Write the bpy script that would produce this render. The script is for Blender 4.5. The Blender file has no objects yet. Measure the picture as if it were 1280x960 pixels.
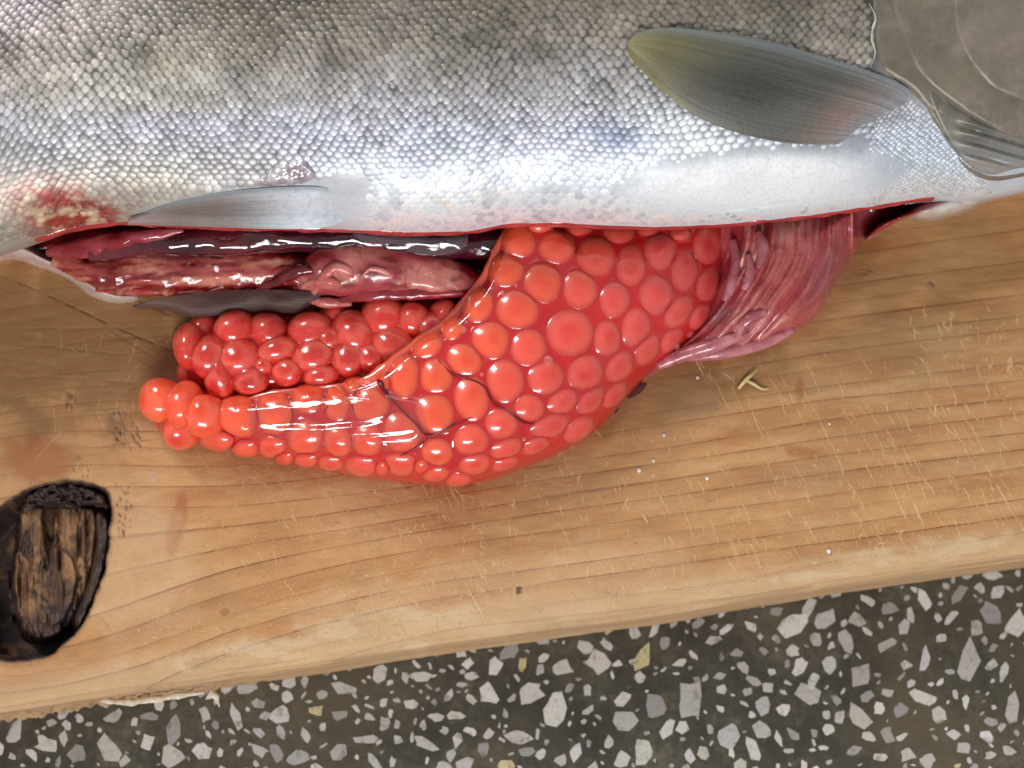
import bpy, math, random
import numpy as np
from mathutils import Vector, Matrix

rng = np.random.default_rng(7)
random.seed(7)
scene = bpy.context.scene
COL = scene.collection
MM = 0.001

# ------------------------------------------------------------------ camera
TILT = math.radians(14.0)
DIST = 260.0                       # mm from lens to board centre
FPX = DIST / 0.125                 # focal length in photo pixels (1280 wide)
LOOK = np.array([0.0, 0.0, 8.0])
FW = np.array([0.0, math.sin(TILT), -math.cos(TILT)])
UP = np.array([0.0, math.cos(TILT), math.sin(TILT)])
CAM = LOOK - FW * DIST
cam_data = bpy.data.cameras.new("camera")
cam_data.lens = 36.0 * FPX / 1280.0
cam_data.sensor_width = 36.0
cam_data.clip_start = 0.01
cam_data.clip_end = 20.0
cam_data.dof.use_dof = True
cam_data.dof.focus_distance = (DIST - 5) * MM
cam_data.dof.aperture_fstop = 13.0
cam = bpy.data.objects.new("camera", cam_data)
COL.objects.link(cam)
cam.location = CAM * MM
cam.rotation_euler = (TILT, 0, 0)
scene.camera = cam

# ------------------------------------------------------------------ light
world = bpy.data.worlds.new("World")
scene.world = world
world.use_nodes = True
bg = world.node_tree.nodes["Background"]
bg.inputs[0].default_value = (0.93, 0.97, 1.0, 1)
bg.inputs[1].default_value = 0.33

def area(name, loc, target, sx, sy, power, color):
    d = bpy.data.lights.new(name, 'AREA')
    d.shape = 'RECTANGLE'; d.size = sx * MM; d.size_y = sy * MM
    d.energy = power; d.color = color
    o = bpy.data.objects.new(name, d); COL.objects.link(o)
    o.location = Vector(loc) * MM
    o.rotation_euler = (Vector(target) - Vector(loc)).to_track_quat('-Z', 'Y').to_euler()
    return o
# tall bright opening up and to the left, long low opening at the viewer's side
area("window_light", (-560, 680, 640), (0, 0, 0), 220, 400, 7.0, (1.0, 0.97, 0.94))
area("doorway_light", (-60, -680, 600), (0, 0, 0), 460, 150, 6.3, (1.0, 0.97, 0.96))

scene.view_settings.view_transform = 'Standard'
scene.view_settings.look = 'None'
scene.view_settings.exposure = -0.04
scene.view_settings.gamma = 1.0
scene.view_settings.use_curve_mapping = False
scene.cycles.max_bounces = 8
scene.cycles.transparent_max_bounces = 12
scene.cycles.caustics_reflective = False
scene.cycles.caustics_refractive = False

# ------------------------------------------------------------------ geometry helpers (millimetres; pixel = photo layout units)
def P(px, py, z):
    """point of height z (mm) seen at photo position px, py"""
    px = np.asarray(px, float); py = np.asarray(py, float); z = np.asarray(z, float)
    a = (px - 640.0) / FPX; b = (480.0 - py) / FPX
    dx = a; dy = FW[1] + b * UP[1]; dz = FW[2] + b * UP[2]
    t = (z - CAM[2]) / dz
    return np.stack(np.broadcast_arrays(CAM[0] + t * dx, CAM[1] + t * dy, CAM[2] + t * dz), -1)

def proj(v):
    v = np.asarray(v, float) - CAM
    d = v @ FW
    return 640 + FPX * v[..., 0] / d, 480 - FPX * (v @ UP) / d

_tab = rng.random((256, 256))
def vnoise(x, y, seed=0):
    x = np.asarray(x, float) + seed * 17.31; y = np.asarray(y, float) + seed * 9.77
    xi = np.floor(x).astype(int); yi = np.floor(y).astype(int)
    fx = x - xi; fy = y - yi
    fx = fx * fx * (3 - 2 * fx); fy = fy * fy * (3 - 2 * fy)
    g = lambda i, j: _tab[i & 255, j & 255]
    return (g(xi, yi) * (1 - fx) + g(xi + 1, yi) * fx) * (1 - fy) + (g(xi, yi + 1) * (1 - fx) + g(xi + 1, yi + 1) * fx) * fy
def fbm(x, y, seed=0, oct=4):
    s = 0; a = 0.5; t = 0
    for k in range(oct):
        s = s + a * vnoise(x * 2 ** k, y * 2 ** k, seed + k * 3); t += a; a *= 0.5
    return s / t
def sst(a, b, x):
    t = np.clip((np.asarray(x, float) - a) / (b - a), 0, 1)
    return t * t * (3 - 2 * t)
def lerp(a, b, t):
    return a + (b - a) * t
def srgb(r, g, b):
    c = np.array([r, g, b], float) / 255.0
    return np.where(c <= 0.04045, c / 12.92, ((c + 0.055) / 1.055) ** 2.4)

def spline(pts, n=8, closed=False):
    p = np.array(pts, float)
    out = []
    m = len(p)
    rngi = range(m) if closed else range(m - 1)
    for i in rngi:
        if closed:
            a, b, c, d = p[(i - 1) % m], p[i], p[(i + 1) % m], p[(i + 2) % m]
        else:
            a, b, c, d = p[max(i - 1, 0)], p[i], p[i + 1], p[min(i + 2, m - 1)]
        for k in range(n):
            t = k / n
            out.append(0.5 * ((2 * b) + (c - a) * t + (2 * a - 5 * b + 4 * c - d) * t * t + (3 * b - a - 3 * c + d) * t ** 3))
    if not closed:
        out.append(p[-1])
    return np.array(out)

def sdist(poly, X, Y):
    """signed distance in layout units, positive inside"""
    shp = X.shape; x = X.ravel(); y = Y.ravel()
    best = np.full(x.shape, 1e9); inside = np.zeros(x.shape, bool)
    n = len(poly)
    for i in range(n):
        ax, ay = poly[i]; bx, by = poly[(i + 1) % n]
        ex, ey = bx - ax, by - ay
        L = ex * ex + ey * ey + 1e-9
        t = np.clip(((x - ax) * ex + (y - ay) * ey) / L, 0, 1)
        best = np.minimum(best, (x - ax - t * ex) ** 2 + (y - ay - t * ey) ** 2)
        c = (ay > y) != (by > y)
        with np.errstate(divide='ignore', invalid='ignore'):
            xi = ex * (y - ay) / (by - ay if by != ay else 1e-9) + ax
        inside ^= c & (x < xi)
    d = np.sqrt(best)
    return np.where(inside, d, -d).reshape(shp)

def make(name, verts, faces, mat, parent=None, attrs=None, smooth=True, kind=None):
    me = bpy.data.meshes.new(name)
    verts = np.asarray(verts, float).reshape(-1, 3) * MM
    faces = np.asarray(faces, np.int32) if not isinstance(faces, list) else faces
    if isinstance(faces, np.ndarray) and faces.ndim == 2:
        nv, nf, k = len(verts), len(faces), faces.shape[1]
        me.vertices.add(nv); me.vertices.foreach_set('co', verts.astype(np.float32).ravel())
        me.loops.add(nf * k); me.loops.foreach_set('vertex_index', faces.astype(np.int32).ravel())
        me.polygons.add(nf)
        me.polygons.foreach_set('loop_start', np.arange(0, nf * k, k, dtype=np.int32))
        me.update(calc_edges=True)
    else:
        me.from_pydata([tuple(v) for v in verts], [], [tuple(f) for f in faces])
        me.update()
    me.validate()
    if smooth:
        me.polygons.foreach_set('use_smooth', np.ones(len(me.polygons), bool))
    for k, a in (attrs or {}).items():
        a = np.asarray(a, np.float32)
        if a.ndim == 1:
            at = me.attributes.new(k, 'FLOAT', 'POINT'); at.data.foreach_set('value', a)
        else:
            a4 = np.ones((len(a), 4), np.float32); a4[:, :3] = a
            at = me.attributes.new(k, 'FLOAT_COLOR', 'POINT'); at.data.foreach_set('color', a4.ravel())
    if mat is not None:
        me.materials.append(mat)
    o = bpy.data.objects.new(name, me)
    COL.objects.link(o)
    if parent is not None:
        o.parent = parent
    if kind:
        o["kind"] = kind
    return o

def tag(o, label, cat, group=None, kind=None):
    if label: o["label"] = label
    if cat: o["category"] = cat
    if group: o["group"] = group
    if kind: o["kind"] = kind
    return o

def thing(name, label, cat, loc=(0, 0, 0), group=None):
    o = bpy.data.objects.new(name, None)
    o.empty_display_size = 0.01
    COL.objects.link(o)
    return tag(o, label, cat, group)

def grid_faces(nr, nc, keep=None):
    i = np.arange(nr - 1)[:, None] * nc + np.arange(nc - 1)[None, :]
    f = np.stack([i, i + nc, i + nc + 1, i + 1], -1).reshape(-1, 4)
    f = f[:, ::-1]
    if keep is not None:
        k = keep.ravel(); f = f[k[f].all(1)]
    return f

def compact(verts, faces, attrs):
    used = np.unique(faces)
    mp = np.full(len(verts), -1); mp[used] = np.arange(len(used))
    return verts[used], mp[faces], {k: np.asarray(v)[used] for k, v in attrs.items()}

def sheet(name, poly, zfun, mat, parent=None, step=3.0, cull=5.0, colfun=None, smooth_poly=True, attrs=None, kind=None, thick=0):
    """a height sheet bounded by an outline; zfun(X, Y, d) gives its height in mm"""
    pl = spline(poly, 6, True) if smooth_poly else np.array(poly, float)
    x0, y0 = pl.min(0) - cull - step; x1, y1 = pl.max(0) + cull + step
    X, Y = np.meshgrid(np.arange(x0, x1, step), np.arange(y0, y1, step))
    d = sdist(pl, X, Y)
    Z = zfun(X, Y, d)
    V = P(X, Y, Z)
    keep = d > -cull
    f = grid_faces(*X.shape, keep)[:, ::-1]
    A = {}
    if colfun is not None:
        A['Col'] = colfun(X, Y, d).reshape(-1, 3)
    for k, fn in (attrs or {}).items():
        A[k] = fn(X, Y, d).ravel()
    v, f, A = compact(V.reshape(-1, 3), f[:, ::-1], A)
    # make normals face up
    n = np.cross(v[f[:, 1]] - v[f[:, 0]], v[f[:, 2]] - v[f[:, 0]])
    if n[:, 2].mean() < 0:
        f = f[:, ::-1]
    o = make(name, v, f, mat, parent, A, True, kind)
    if thick:
        m = o.modifiers.new('thickness', 'SOLIDIFY'); m.thickness = thick * MM; m.offset = -1
    return o

def tube(name, path, radii, mat, parent=None, seg=14, flat=1.0, lump=0.0, lscale=0.3, colfun=None, seed=0, n=8, closed=True):
    """swept tube; path = list of (px, py, z), radii in mm"""
    pr = spline([list(p) + [r] for p, r in zip(path, radii)], n)
    C = P(pr[:, 0], pr[:, 1], pr[:, 2]); R = pr[:, 3]
    T = np.gradient(C, axis=0); T /= np.linalg.norm(T, axis=1)[:, None] + 1e-9
    up = np.array([0, 0, 1.0])
    S = np.cross(T, up); S /= np.linalg.norm(S, axis=1)[:, None] + 1e-9
    N = np.cross(S, T)
    a = np.linspace(0, 2 * math.pi, seg, endpoint=False)
    cs, sn = np.cos(a), np.sin(a)
    m = len(C)
    L = np.concatenate([[0], np.cumsum(np.linalg.norm(np.diff(C, axis=0), axis=1))])
    RR = R[:, None] * np.ones((1, seg))
    if lump:
        RR = RR * (1 + lump * (fbm(L[:, None] * lscale + 5, (cs * 1.3 + 3)[None, :] + 0 * L[:, None], seed, 3) - 0.5) * 2
                   + lump * 0.6 * (fbm(L[:, None] * lscale * 2.3, (sn * 1.9 + 7)[None, :] + 0 * L[:, None], seed + 5, 3) - 0.5) * 2)
    V = C[:, None, :] + RR[..., None] * (cs[None, :, None] * S[:, None, :] + flat * sn[None, :, None] * N[:, None, :])
    V = V.reshape(-1, 3)
    F = []
    for i in range(m - 1):
        for j in range(seg):
            k = (j + 1) % seg
            F.append((i * seg + j, i * seg + k, (i + 1) * seg + k, (i + 1) * seg + j))
    if closed:
        F.append(tuple(range(seg))[::-1]); F.append(tuple((m - 1) * seg + j for j in range(seg)))
    A = {}
    if colfun is not None:
        px, py = proj(V)
        A['Col'] = colfun(px, py, np.repeat(L, seg))
    return make(name, V, F, mat, parent, A)

# ------------------------------------------------------------------ material helpers
def new_mat(name):
    m = bpy.data.materials.new(name); m.use_nodes = True
    nt = m.node_tree
    return m, nt, nt.nodes["Principled BSDF"]
def N(nt, typ, **kw):
    n = nt.nodes.new(typ)
    for k, v in kw.items():
        if k.startswith('i_'):
            key = k[2:]
            key = int(key) if key.isdigit() else key.replace('_', ' ')
            n.inputs[key].default_value = v
        else:
            setattr(n, k, v)
    return n
def math_(nt, op, a, b=None, c=None, clamp=False):
    n = nt.nodes.new('ShaderNodeMath'); n.operation = op; n.use_clamp = clamp
    for i, v in enumerate((a, b, c)):
        if v is None: continue
        if isinstance(v, (int, float)): n.inputs[i].default_value = v
        else: nt.links.new(v, n.inputs[i])
    return n.outputs[0]
def mixc(nt, fac, a, b, mode='MIX'):
    n = nt.nodes.new('ShaderNodeMix'); n.data_type = 'RGBA'; n.blend_type = mode
    if isinstance(fac, (int, float)): n.inputs[0].default_value = fac
    else: nt.links.new(fac, n.inputs[0])
    for i, v in ((6, a), (7, b)):
        if isinstance(v, (tuple, list, np.ndarray)): n.inputs[i].default_value = (*[float(q) for q in v[:3]], 1)
        else: nt.links.new(v, n.inputs[i])
    return n.outputs[2]
def ramp(nt, fac, stops):
    n = nt.nodes.new('ShaderNodeValToRGB')
    e = n.color_ramp.elements
    while len(e) < len(stops): e.new(0.5)
    for el, (p, c) in zip(e, stops):
        el.position = p; el.color = (*c, 1) if len(c) == 3 else c
    nt.links.new(fac, n.inputs[0])
    return n.outputs[0]
def attr(nt, name, out='Color'):
    n = nt.nodes.new('ShaderNodeAttribute'); n.attribute_name = name
    return n.outputs[out]
def objco(nt):
    return nt.nodes.new('ShaderNodeTexCoord').outputs['Object']
def noise(nt, vec, scale, detail=4, rough=0.5, dist=0.0, out='Fac'):
    n = nt.nodes.new('ShaderNodeTexNoise')
    n.inputs['Scale'].default_value = scale; n.inputs['Detail'].default_value = detail
    n.inputs['Roughness'].default_value = rough; n.inputs['Distortion'].default_value = dist
    if vec is not None: nt.links.new(vec, n.inputs['Vector'])
    return n.outputs[out]
def bump(nt, height, bsdf, strength=0.3, dist=0.0003):
    b = nt.nodes.new('ShaderNodeBump'); b.inputs['Strength'].default_value = strength; b.inputs['Distance'].default_value = dist
    nt.links.new(height, b.inputs['Height']); nt.links.new(b.outputs[0], bsdf.inputs['Normal'])
    return b

# ================================================================== TERRAZZO FLOOR
FLOOR_Z = -17.0
m_matrix, nt, b = new_mat("terrazzo_cement")
co = objco(nt)
n1 = noise(nt, co, 90, 5, 0.6); n2 = noise(nt, co, 900, 4, 0.7); n3 = noise(nt, co, 25, 3, 0.6)
c = ramp(nt, n1, [(0.3, (0.030, 0.026, 0.017)), (0.5, (0.066, 0.057, 0.037)), (0.7, (0.115, 0.100, 0.066))])
c = mixc(nt, ramp(nt, n2, [(0.4, (0, 0, 0)), (0.65, (0.7, 0.7, 0.7))]), c, (0.030, 0.026, 0.018))
n9 = noise(nt, co, 330, 5, 0.75)
c = mixc(nt, ramp(nt, n9, [(0.54, (0, 0, 0)), (0.70, (0.6, 0.6, 0.6))]), c, (0.15, 0.13, 0.09))
c = mixc(nt, ramp(nt, n3, [(0.42, (0, 0, 0)), (0.62, (0.8, 0.8, 0.8))]), c, (0.105, 0.078, 0.042))
nt.links.new(c, b.inputs['Base Color'])
b.inputs['Roughness'].default_value = 0.55
bump(nt, n2, b, 0.25, 0.0001)

m_chip, nt, b = new_mat("marble_chip")
oi = nt.nodes.new('ShaderNodeObjectInfo')
geo = nt.nodes.new('ShaderNodeNewGeometry')
co = objco(nt)
n1 = noise(nt, co, 260, 5, 0.65); n2 = noise(nt, co, 1300, 3, 0.6)
tone = attr(nt, 'Col')
c = mixc(nt, math_(nt, 'MULTIPLY', n1, 0.5), tone, (0.34, 0.33, 0.31))
c = mixc(nt, ramp(nt, n2, [(0.5, (0, 0, 0)), (0.8, (0.45, 0.45, 0.45))]), c, (0.16, 0.15, 0.13))
n4 = noise(nt, co, 420, 5, 0.75)
c = mixc(nt, ramp(nt, n4, [(0.54, (0, 0, 0)), (0.66, (0.6, 0.6, 0.6))]), c, (0.10, 0.085, 0.06))
nt.links.new(c, b.inputs['Base Color'])
b.inputs['Roughness'].default_value = 0.5

floor = make("terrazzo_floor", [(-400, -400, FLOOR_Z), (400, -400, FLOOR_Z), (400, 400, FLOOR_Z), (-400, 400, FLOOR_Z)], [(0, 1, 2, 3)], m_matrix)
tag(floor, "dark brown terrazzo floor with white stone chips under the board", "floor", kind="structure")

def edge_y(px):      # lower outline of the board in the photo
    return np.interp(px, [-300, 0, 640, 1280, 1600], [948, 905, 802, 712, 668])

# hand-placed prominent chips (px, py, half length, half width, angle in photo, yellow?)
CHIPS = [(694, 886, 22, 17, 60, 0), (664, 866, 19, 17, 20, 0), (803, 824, 24, 10, 68, 1), (862, 875, 26, 17, 85, 0), (748, 829, 18, 14, -35, 0), (701, 834, 17, 13, 10, 0),
         (793, 828, 6, 12, 80, 0), (821, 882, 19, 16, 80, 0), (783, 901, 17, 15, -40, 0), (911, 920, 19, 17, 40, 0), (991, 783, 23, 15, 5, 0), (1031, 776, 18, 15, 25, 0),
         (1074, 845, 26, 14, 62, 0), (1012, 868, 20, 15, -30, 0), (1211, 827, 31, 15, 85, 0), (1156, 825, 22, 10, 80, 0), (1270, 780, 20, 13, 60, 0), (1238, 768, 19, 12, -60, 0),
         (1266, 880, 24, 10, 85, 0), (1152, 870, 20, 10, -30, 0), (1073, 895, 20, 15, -55, 0), (959, 860, 9, 9, 0, 0), (1000, 833, 14, 9, 60, 0), (1017, 850, 15, 8, 50, 0),
         (1108, 918, 14, 9, -70, 0), (1068, 938, 11, 8, 30, 0), (1135, 943, 12, 10, 20, 0), (1206, 936, 11, 9, 0, 0), (804, 938, 22, 12, 80, 0), (648, 922, 20, 10, -10, 0),
         (302, 874, 0, 0, 0, 0), (135, 935, 24, 17, -60, 0), (184, 928, 14, 10, 60, 0), (253, 938, 14, 13, -60, 0), (188, 882, 0, 0, 0, 0), (218, 908, 27, 10, 82, 0),
         (295, 896, 19, 8, -68, 0), (352, 893, 18, 12, 40, 0), (395, 888, 12, 8, 0, 1), (347, 942, 16, 9, -60, 0), (428, 860, 18, 9, -20, 0), (532, 930, 19, 8, -25, 0),
         (610, 868, 19, 12, -45, 0), (455, 925, 18, 7, 5, 0), (424, 940, 17, 12, 70, 0), (372, 948, 18, 10, 30, 0), (480, 905, 12, 8, 80, 0), (658, 940, 12, 8, 30, 0),
         (733, 785, 0, 0, 0, 0), (1038, 800, 0, 0, 0, 0), (1058, 802, 17, 10, -70, 0), (770, 803, 0, 0, 0, 0), (1078, 752, 0, 0, 0, 0), (1110, 760, 14, 9, 10, 0), (1155, 752, 18, 9, -55, 0),
         (1130, 785, 12, 8, 65, 0), (1193, 773, 0, 0, 0, 0), (943, 938, 24, 9, -70, 0), (980, 888, 11, 9, 40, 0), (1110, 866, 9, 6, 0, 0), (20, 915, 22, 12, 80, 0), (58, 930, 16, 10, -20, 0),
         (590, 845, 10, 8, 0, 0), (560, 870, 14, 5, 60, 0), (515, 880, 10, 8, 20, 0), (720, 940, 16, 12, 50, 0), (880, 940, 10, 8, 70, 0), (900, 845, 9, 7, 20, 0)]
placed = [c for c in CHIPS if c[2] > 0]
def free(px, py, r, gap=2.0):
    for q in placed:
        if (q[0] - px) ** 2 + (q[1] - py) ** 2 < (0.80 * (q[2] * 0.55 + q[3] * 0.45) + r + gap) ** 2:
            return False
    return True
pts = np.random.default_rng(11)
for rr, cnt in ((12.5, 200), (10, 420), (7.8, 900), (5.6, 1200), (4.0, 1200), (2.8, 800)):
    for _ in range(cnt):
        px = pts.uniform(-260, 1540); py = pts.uniform(690, 1120)
        if py < edge_y(px) - 45: continue
        r = rr * pts.uniform(0.85, 1.25)
        asp = pts.uniform(0.36, 0.9)
        if free(px, py, r * (0.5 + 0.35 * asp), 2.6):
            placed.append((px, py, r * 1.18, r * 1.18 * asp, pts.uniform(0, 180), 1 if pts.random() < 0.012 else 0))

def chip_geo(c, rs):
    px, py, L, W, ang, yel = c
    k = rs.integers(6, 10)
    a = np.sort((np.arange(k) + rs.uniform(-0.42, 0.42, k)) / k * 2 * math.pi)
    # blocky outline rather than an oval
    rad = rs.uniform(0.62, 1.12, k) / np.maximum(np.abs(np.cos(a)), np.abs(np.sin(a))) ** 0.45
    x = np.cos(a) * rad * L; y = np.sin(a) * rad * W
    A = math.radians(ang)
    qx = px + x * math.cos(A) - y * math.sin(A); qy = py - (x * math.sin(A) + y * math.cos(A))
    up = rs.uniform(0.03, 0.09)
    top = P(qx * 0.94 + px * 0.06, qy * 0.94 + py * 0.06, FLOOR_Z + up)
    bot = P(qx, qy, FLOOR_Z - 0.3)
    if yel: col = srgb(205, 190, 130)
    else:
        g = rs.choice([206, 198, 188, 178, 216, 150]) + rs.uniform(-8, 8)
        col = srgb(g, g - rs.uniform(3, 8), g - rs.uniform(7, 18))
    v = np.concatenate([top, bot]); f = [tuple(range(k))]
    for i in range(k):
        j = (i + 1) % k
        f.append((i, k + i, k + j, j))
    n = np.cross(top[1] - top[0], top[2] - top[0])
    if n[2] < 0: f = [t[::-1] for t in f]
    return v, f, np.tile(col, (len(v), 1))
rs = np.random.default_rng(5)
vis = [c for c in placed if 0 - c[2] < c[0] < 1280 + c[2] and edge_y(c[0]) - 4 < c[1] < 960 + c[2]]
vis.sort(key=lambda c: -c[2] * c[3])
big = set(map(id, vis[:296]))
rv, rf, rc, off = [], [], [], 0
for c in placed:
    v, f, col = chip_geo(c, rs)
    if id(c) in big:
        make("stone_chip", v, f, m_chip, floor, {'Col': col}, smooth=False)
    else:
        rv.append(v); rc.append(col); rf += [tuple(i + off for i in t) for t in f]; off += len(v)
make("small_stone_chips", np.concatenate(rv), rf, m_chip, floor, {'Col': np.concatenate(rc)}, smooth=False, kind="stuff")

# ================================================================== WOODEN BOARD
E0 = P(0, 890, 0.0); E1 = P(1280, 698, 0.0)
EX = (E1 - E0) / np.linalg.norm(E1 - E0); EN = np.array([-EX[1], EX[0], 0])
KNOT = spline([(-52, 720), (-22, 650), (20, 618), (60, 603), (100, 602), (132, 616), (138, 655), (133, 705), (112, 765), (84, 800), (58, 822), (15, 826), (-25, 812)], 6, True)
s_arr = np.concatenate([np.arange(-140, -12, 3.0), np.arange(-12, 176, 0.24), np.arange(176, 300, 3.0)])
# profile: bottom edge, front face, rounded edge, top
q_dense = np.arange(2.0, 76, 0.23)
rnd = [(2.0 - 2.0 * math.cos(t), -1.6 + 1.6 * math.sin(t)) for t in np.linspace(0, math.pi / 2, 16)[:-1]]
prof = [(3.0, -17.0), (0.8, -16.9), (0.15, -16.2)] + [(0.0, z) for z in np.linspace(-15, -2.0, 16)] + rnd + [(q, 0.0) for q in q_dense] + [(q, 0.0) for q in np.arange(80, 170, 3.0)] + [(170, -16.9), (3.2, -16.95)]
prof = np.array(prof)
S, Q = np.meshgrid(s_arr, prof[:, 0]); Zb = np.broadcast_to(prof[:, 1][:, None], S.shape).copy()
W0 = E0 + S[..., None] * EX + Q[..., None] * EN
W0[..., 2] = Zb
bx, by = proj(np.concatenate([W0[..., :2], np.zeros_like(W0[..., :1])], -1))
top_m = sst(-4, -0.2, Zb) * (Q < 165)
# wandering edge
ed = (fbm(S * 0.03, S * 0 + 2, 3) - 0.5) * 0.8 + (fbm(S * 0.22, Zb * 0.6, 4) - 0.5) * 0.3 + (fbm(S * 0.035, Zb * 2.2 + Q * 1.6, 5) - 0.5) * 0.8
edge_f = np.where(Q < 150, 1 - sst(2, 14, Q), 0)
rag = sst(420, 120, bx) * (fbm(S * 0.9, Zb * 0.4, 9) - 0.42) * 2.4 * sst(-3, -9, Zb)
# masks rasterised on the grid
ns, nq = len(s_arr), len(prof)
scr = np.zeros((nq, ns)); cut = np.zeros((nq, ns)); dep = np.zeros((nq, ns))
qi0 = int(np.argmax(prof[:, 0] >= 2.0 - 1e-6)) 
while prof[qi0, 1] < 0: qi0 += 1
si0 = int(np.argmax(s_arr >= -12))
def to_sq(px, py):
    w = P(px, py, 0.0) - E0
    return w @ EX, w @ EN
def splat(arr, px, py, val):
    s, q = to_sq(px, py)
    fi = (q - q_dense[0]) / 0.23 + qi0; fj = (s + 12) / 0.24 + si0
    i = np.floor(fi).astype(int); j = np.floor(fj).astype(int)
    ok = (i >= qi0) & (i < qi0 + len(q_dense) - 2) & (j >= si0) & (j < si0 + 780)
    i, j = i[ok], j[ok]; u = fi[ok] - i; v = fj[ok] - j
    val = np.broadcast_to(val, ok.shape)[ok]
    for di, dj, w in ((0, 0, (1 - u) * (1 - v)), (1, 0, u * (1 - v)), (0, 1, (1 - u) * v), (1, 1, u * v)):
        np.maximum.at(arr, (i + di, j + dj), val * w * 1.3)
rs = np.random.default_rng(21)
STROKES = []
def stroke(arr, x0, y0, ang, L, val, wob=1.5, jit=0.5):
    n = max(int(L / 0.8), 3)
    t = np.linspace(0, 1, n)
    a = math.radians(ang)
    w = np.cumsum(rs.normal(0, wob * 0.22, n)); w -= t * w[-1] * 0.5
    x = x0 + t * L * math.cos(a) - w * math.sin(a) + rs.normal(0, jit * 0.3, n)
    y = y0 + t * L * math.sin(a) + w * math.cos(a) + rs.normal(0, jit * 0.3, n)
    gap = vnoise(t * L * 0.09 + rs.uniform(0, 90), t * 0 + rs.uniform(0, 90))
    if arr is scr: STROKES.append((x, y, gap, val))
    splat(arr, x, y, val * sst(0.2, 0.55, gap) * np.sin(np.pi * np.clip(t, 0.04, 0.96)) ** 0.4)
def zone(n, x0, x1, y0, y1, ang, da, L0, L1, v0, v1, wob=1.5, arr=None):
    for _ in range(n):
        stroke(scr if arr is None else arr, rs.uniform(x0, x1), rs.uniform(y0, y1), rs.normal(ang, da), rs.uniform(L0, L1), rs.uniform(v0, v1), wob)
zone(260, 540, 880, 530, 740, 76, 12, 3, 26, .2, .75, 2.2)
zone(120, 300, 1290, 560, 780, 66, 10, 30, 120, .1, .4, 0.5)
zone(500, 180, 1290, 520, 780, 70, 50, 2, 8, .2, .6, 3)          # fuzzy upright knife marks
zone(240, 395, 640, 640, 745, 40, 55, 3, 12, .2, .75, 3)
zone(140, 1130, 1290, 380, 520, 74, 20, 5, 24, .35, .95, 2.5)
zone(150, 860, 1290, 440, 700, 68, 12, 6, 46, .15, .6, 1.5)
zone(60, 860, 1290, 430, 640, 62, 5, 60, 150, .12, .5, 0.8)
zone(130, 1000, 1290, 560, 690, 30, 60, 3, 10, .2, .6, 3)
zone(200, 240, 480, 575, 700, 40, 60, 3, 13, .15, .55, 3)
zone(160, 850, 1290, 665, 735, 0, 40, 4, 14, .2, .8, 3)
zone(420, 150, 640, 745, 830, -10, 40, 3, 11, .2, .8, 3)
zone(40, 300, 850, 600, 790, 62, 4, 25, 60, .25, .75, 0.5)
for x, y, a, L, v in ((470, 738, 58, 46, .8), (512, 738, 62, 46, .9), (498, 752, 60, 30, .7), (780, 690, 66, 82, .8), (812, 700, 64, 60, .6), (345, 715, 48, 60, .55), (1000, 640, 62, 60, .7), (1228, 575, 60, 90, .8), (1100, 520, 62, 90, .5), (690, 640, 72, 60, .5), (640, 650, 74, 40, .5), (905, 690, 58, 60, .5), (1050, 400, 60, 130, .35), (1180, 470, 62, 120, .6)):
    stroke(scr, x, y, a, L, v, 0.5)
zone(70, 60, 330, 400, 620, 70, 40, 10, 60, .08, .3, 1.0)
# dark knife cuts at the upper left
for x, y, a, L, v in ((0, 343, 24, 270, .9), (66, 322, 26, 210, .8), (0, 428, 6, 190, .4), (0, 470, 2, 240, .5), (40, 520, -6, 190, .5), (0, 412, -1, 210, .45), (100, 455, 72, 90, .55), (150, 440, 62, 80, .45), (182, 420, 78, 60, .4), (120, 400, 32, 120, .45), (0, 500, 4, 160, .4), (110, 560, -8, 100, .5), (268, 740, 50, 30, .3), (120, 655, 55, 50, .35), (118, 760, 52, 60, .4), (150, 700, 40, 40, .3)):
    stroke(cut, x, y, a, L, v, 0.5)
zone(46, 0, 220, 400, 560, 0, 50, 20, 90, .12, .45, 0.8, cut)
zone(60, 140, 172, 508, 552, 60, 5, 4, 15, .4, 1.0, .5, cut)
zone(34, 82, 97, 488, 506, 82, 5, 4, 11, .4, .9, .5, cut)
zone(70, 144, 164, 600, 664, 80, 4, 4, 14, .3, 1.0, .5, cut)
zone(26, 92, 112, 566, 592, 86, 5, 4, 14, .3, .8, .5, cut)
zone(26, 645, 651, 732, 740, 62, 4, 3, 7, .6, 1.0, .4, cut)
zone(14, 1152, 1170, 349, 356, 24, 6, 4, 12, .4, .8, .6, cut)
zone(10, 1065, 1090, 335, 345, 10, 12, 5, 14, .4, .7, 1.0, cut)
zone(40, 200, 1280, 590, 700, -8, 3, 6, 30, .2, .5, 0.6, cut)
zone(26, 490, 580, 590, 610, -8, 8, 5, 20, .4, .8, 0.8, cut)
def soft(px, py, rx, ry, ang=0):
    a = math.radians(ang); dx = bx - px; dy = by - py
    u = (dx * math.cos(a) + dy * math.sin(a)) / rx; v = (-dx * math.sin(a) + dy * math.cos(a)) / ry
    w = (fbm(bx * 0.03, by * 0.03, 31) - 0.5) * 0.9
    return 1 - sst(0.45 + w, 1.0 + w, np.sqrt(u * u + v * v))
dirt_shade = np.clip(0.85 * soft(120, 420, 330, 150, 0) + 0.4 * soft(40, 560, 130, 70) + 0.7 * soft(840, 490, 170, 55, -12) + 0.45 * soft(1130, 320, 230, 90), 0, 1)  # upper-left stain, plus shade under the roe and guts put into the colour
ROE_OUT = spline([(176, 492), (300, 440), (600, 400), (900, 300), (1080, 290), (1018, 398), (912, 447), (800, 480), (738, 545), (650, 588), (578, 607), (480, 602), (330, 574), (240, 550), (186, 520)], 5, True)
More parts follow.
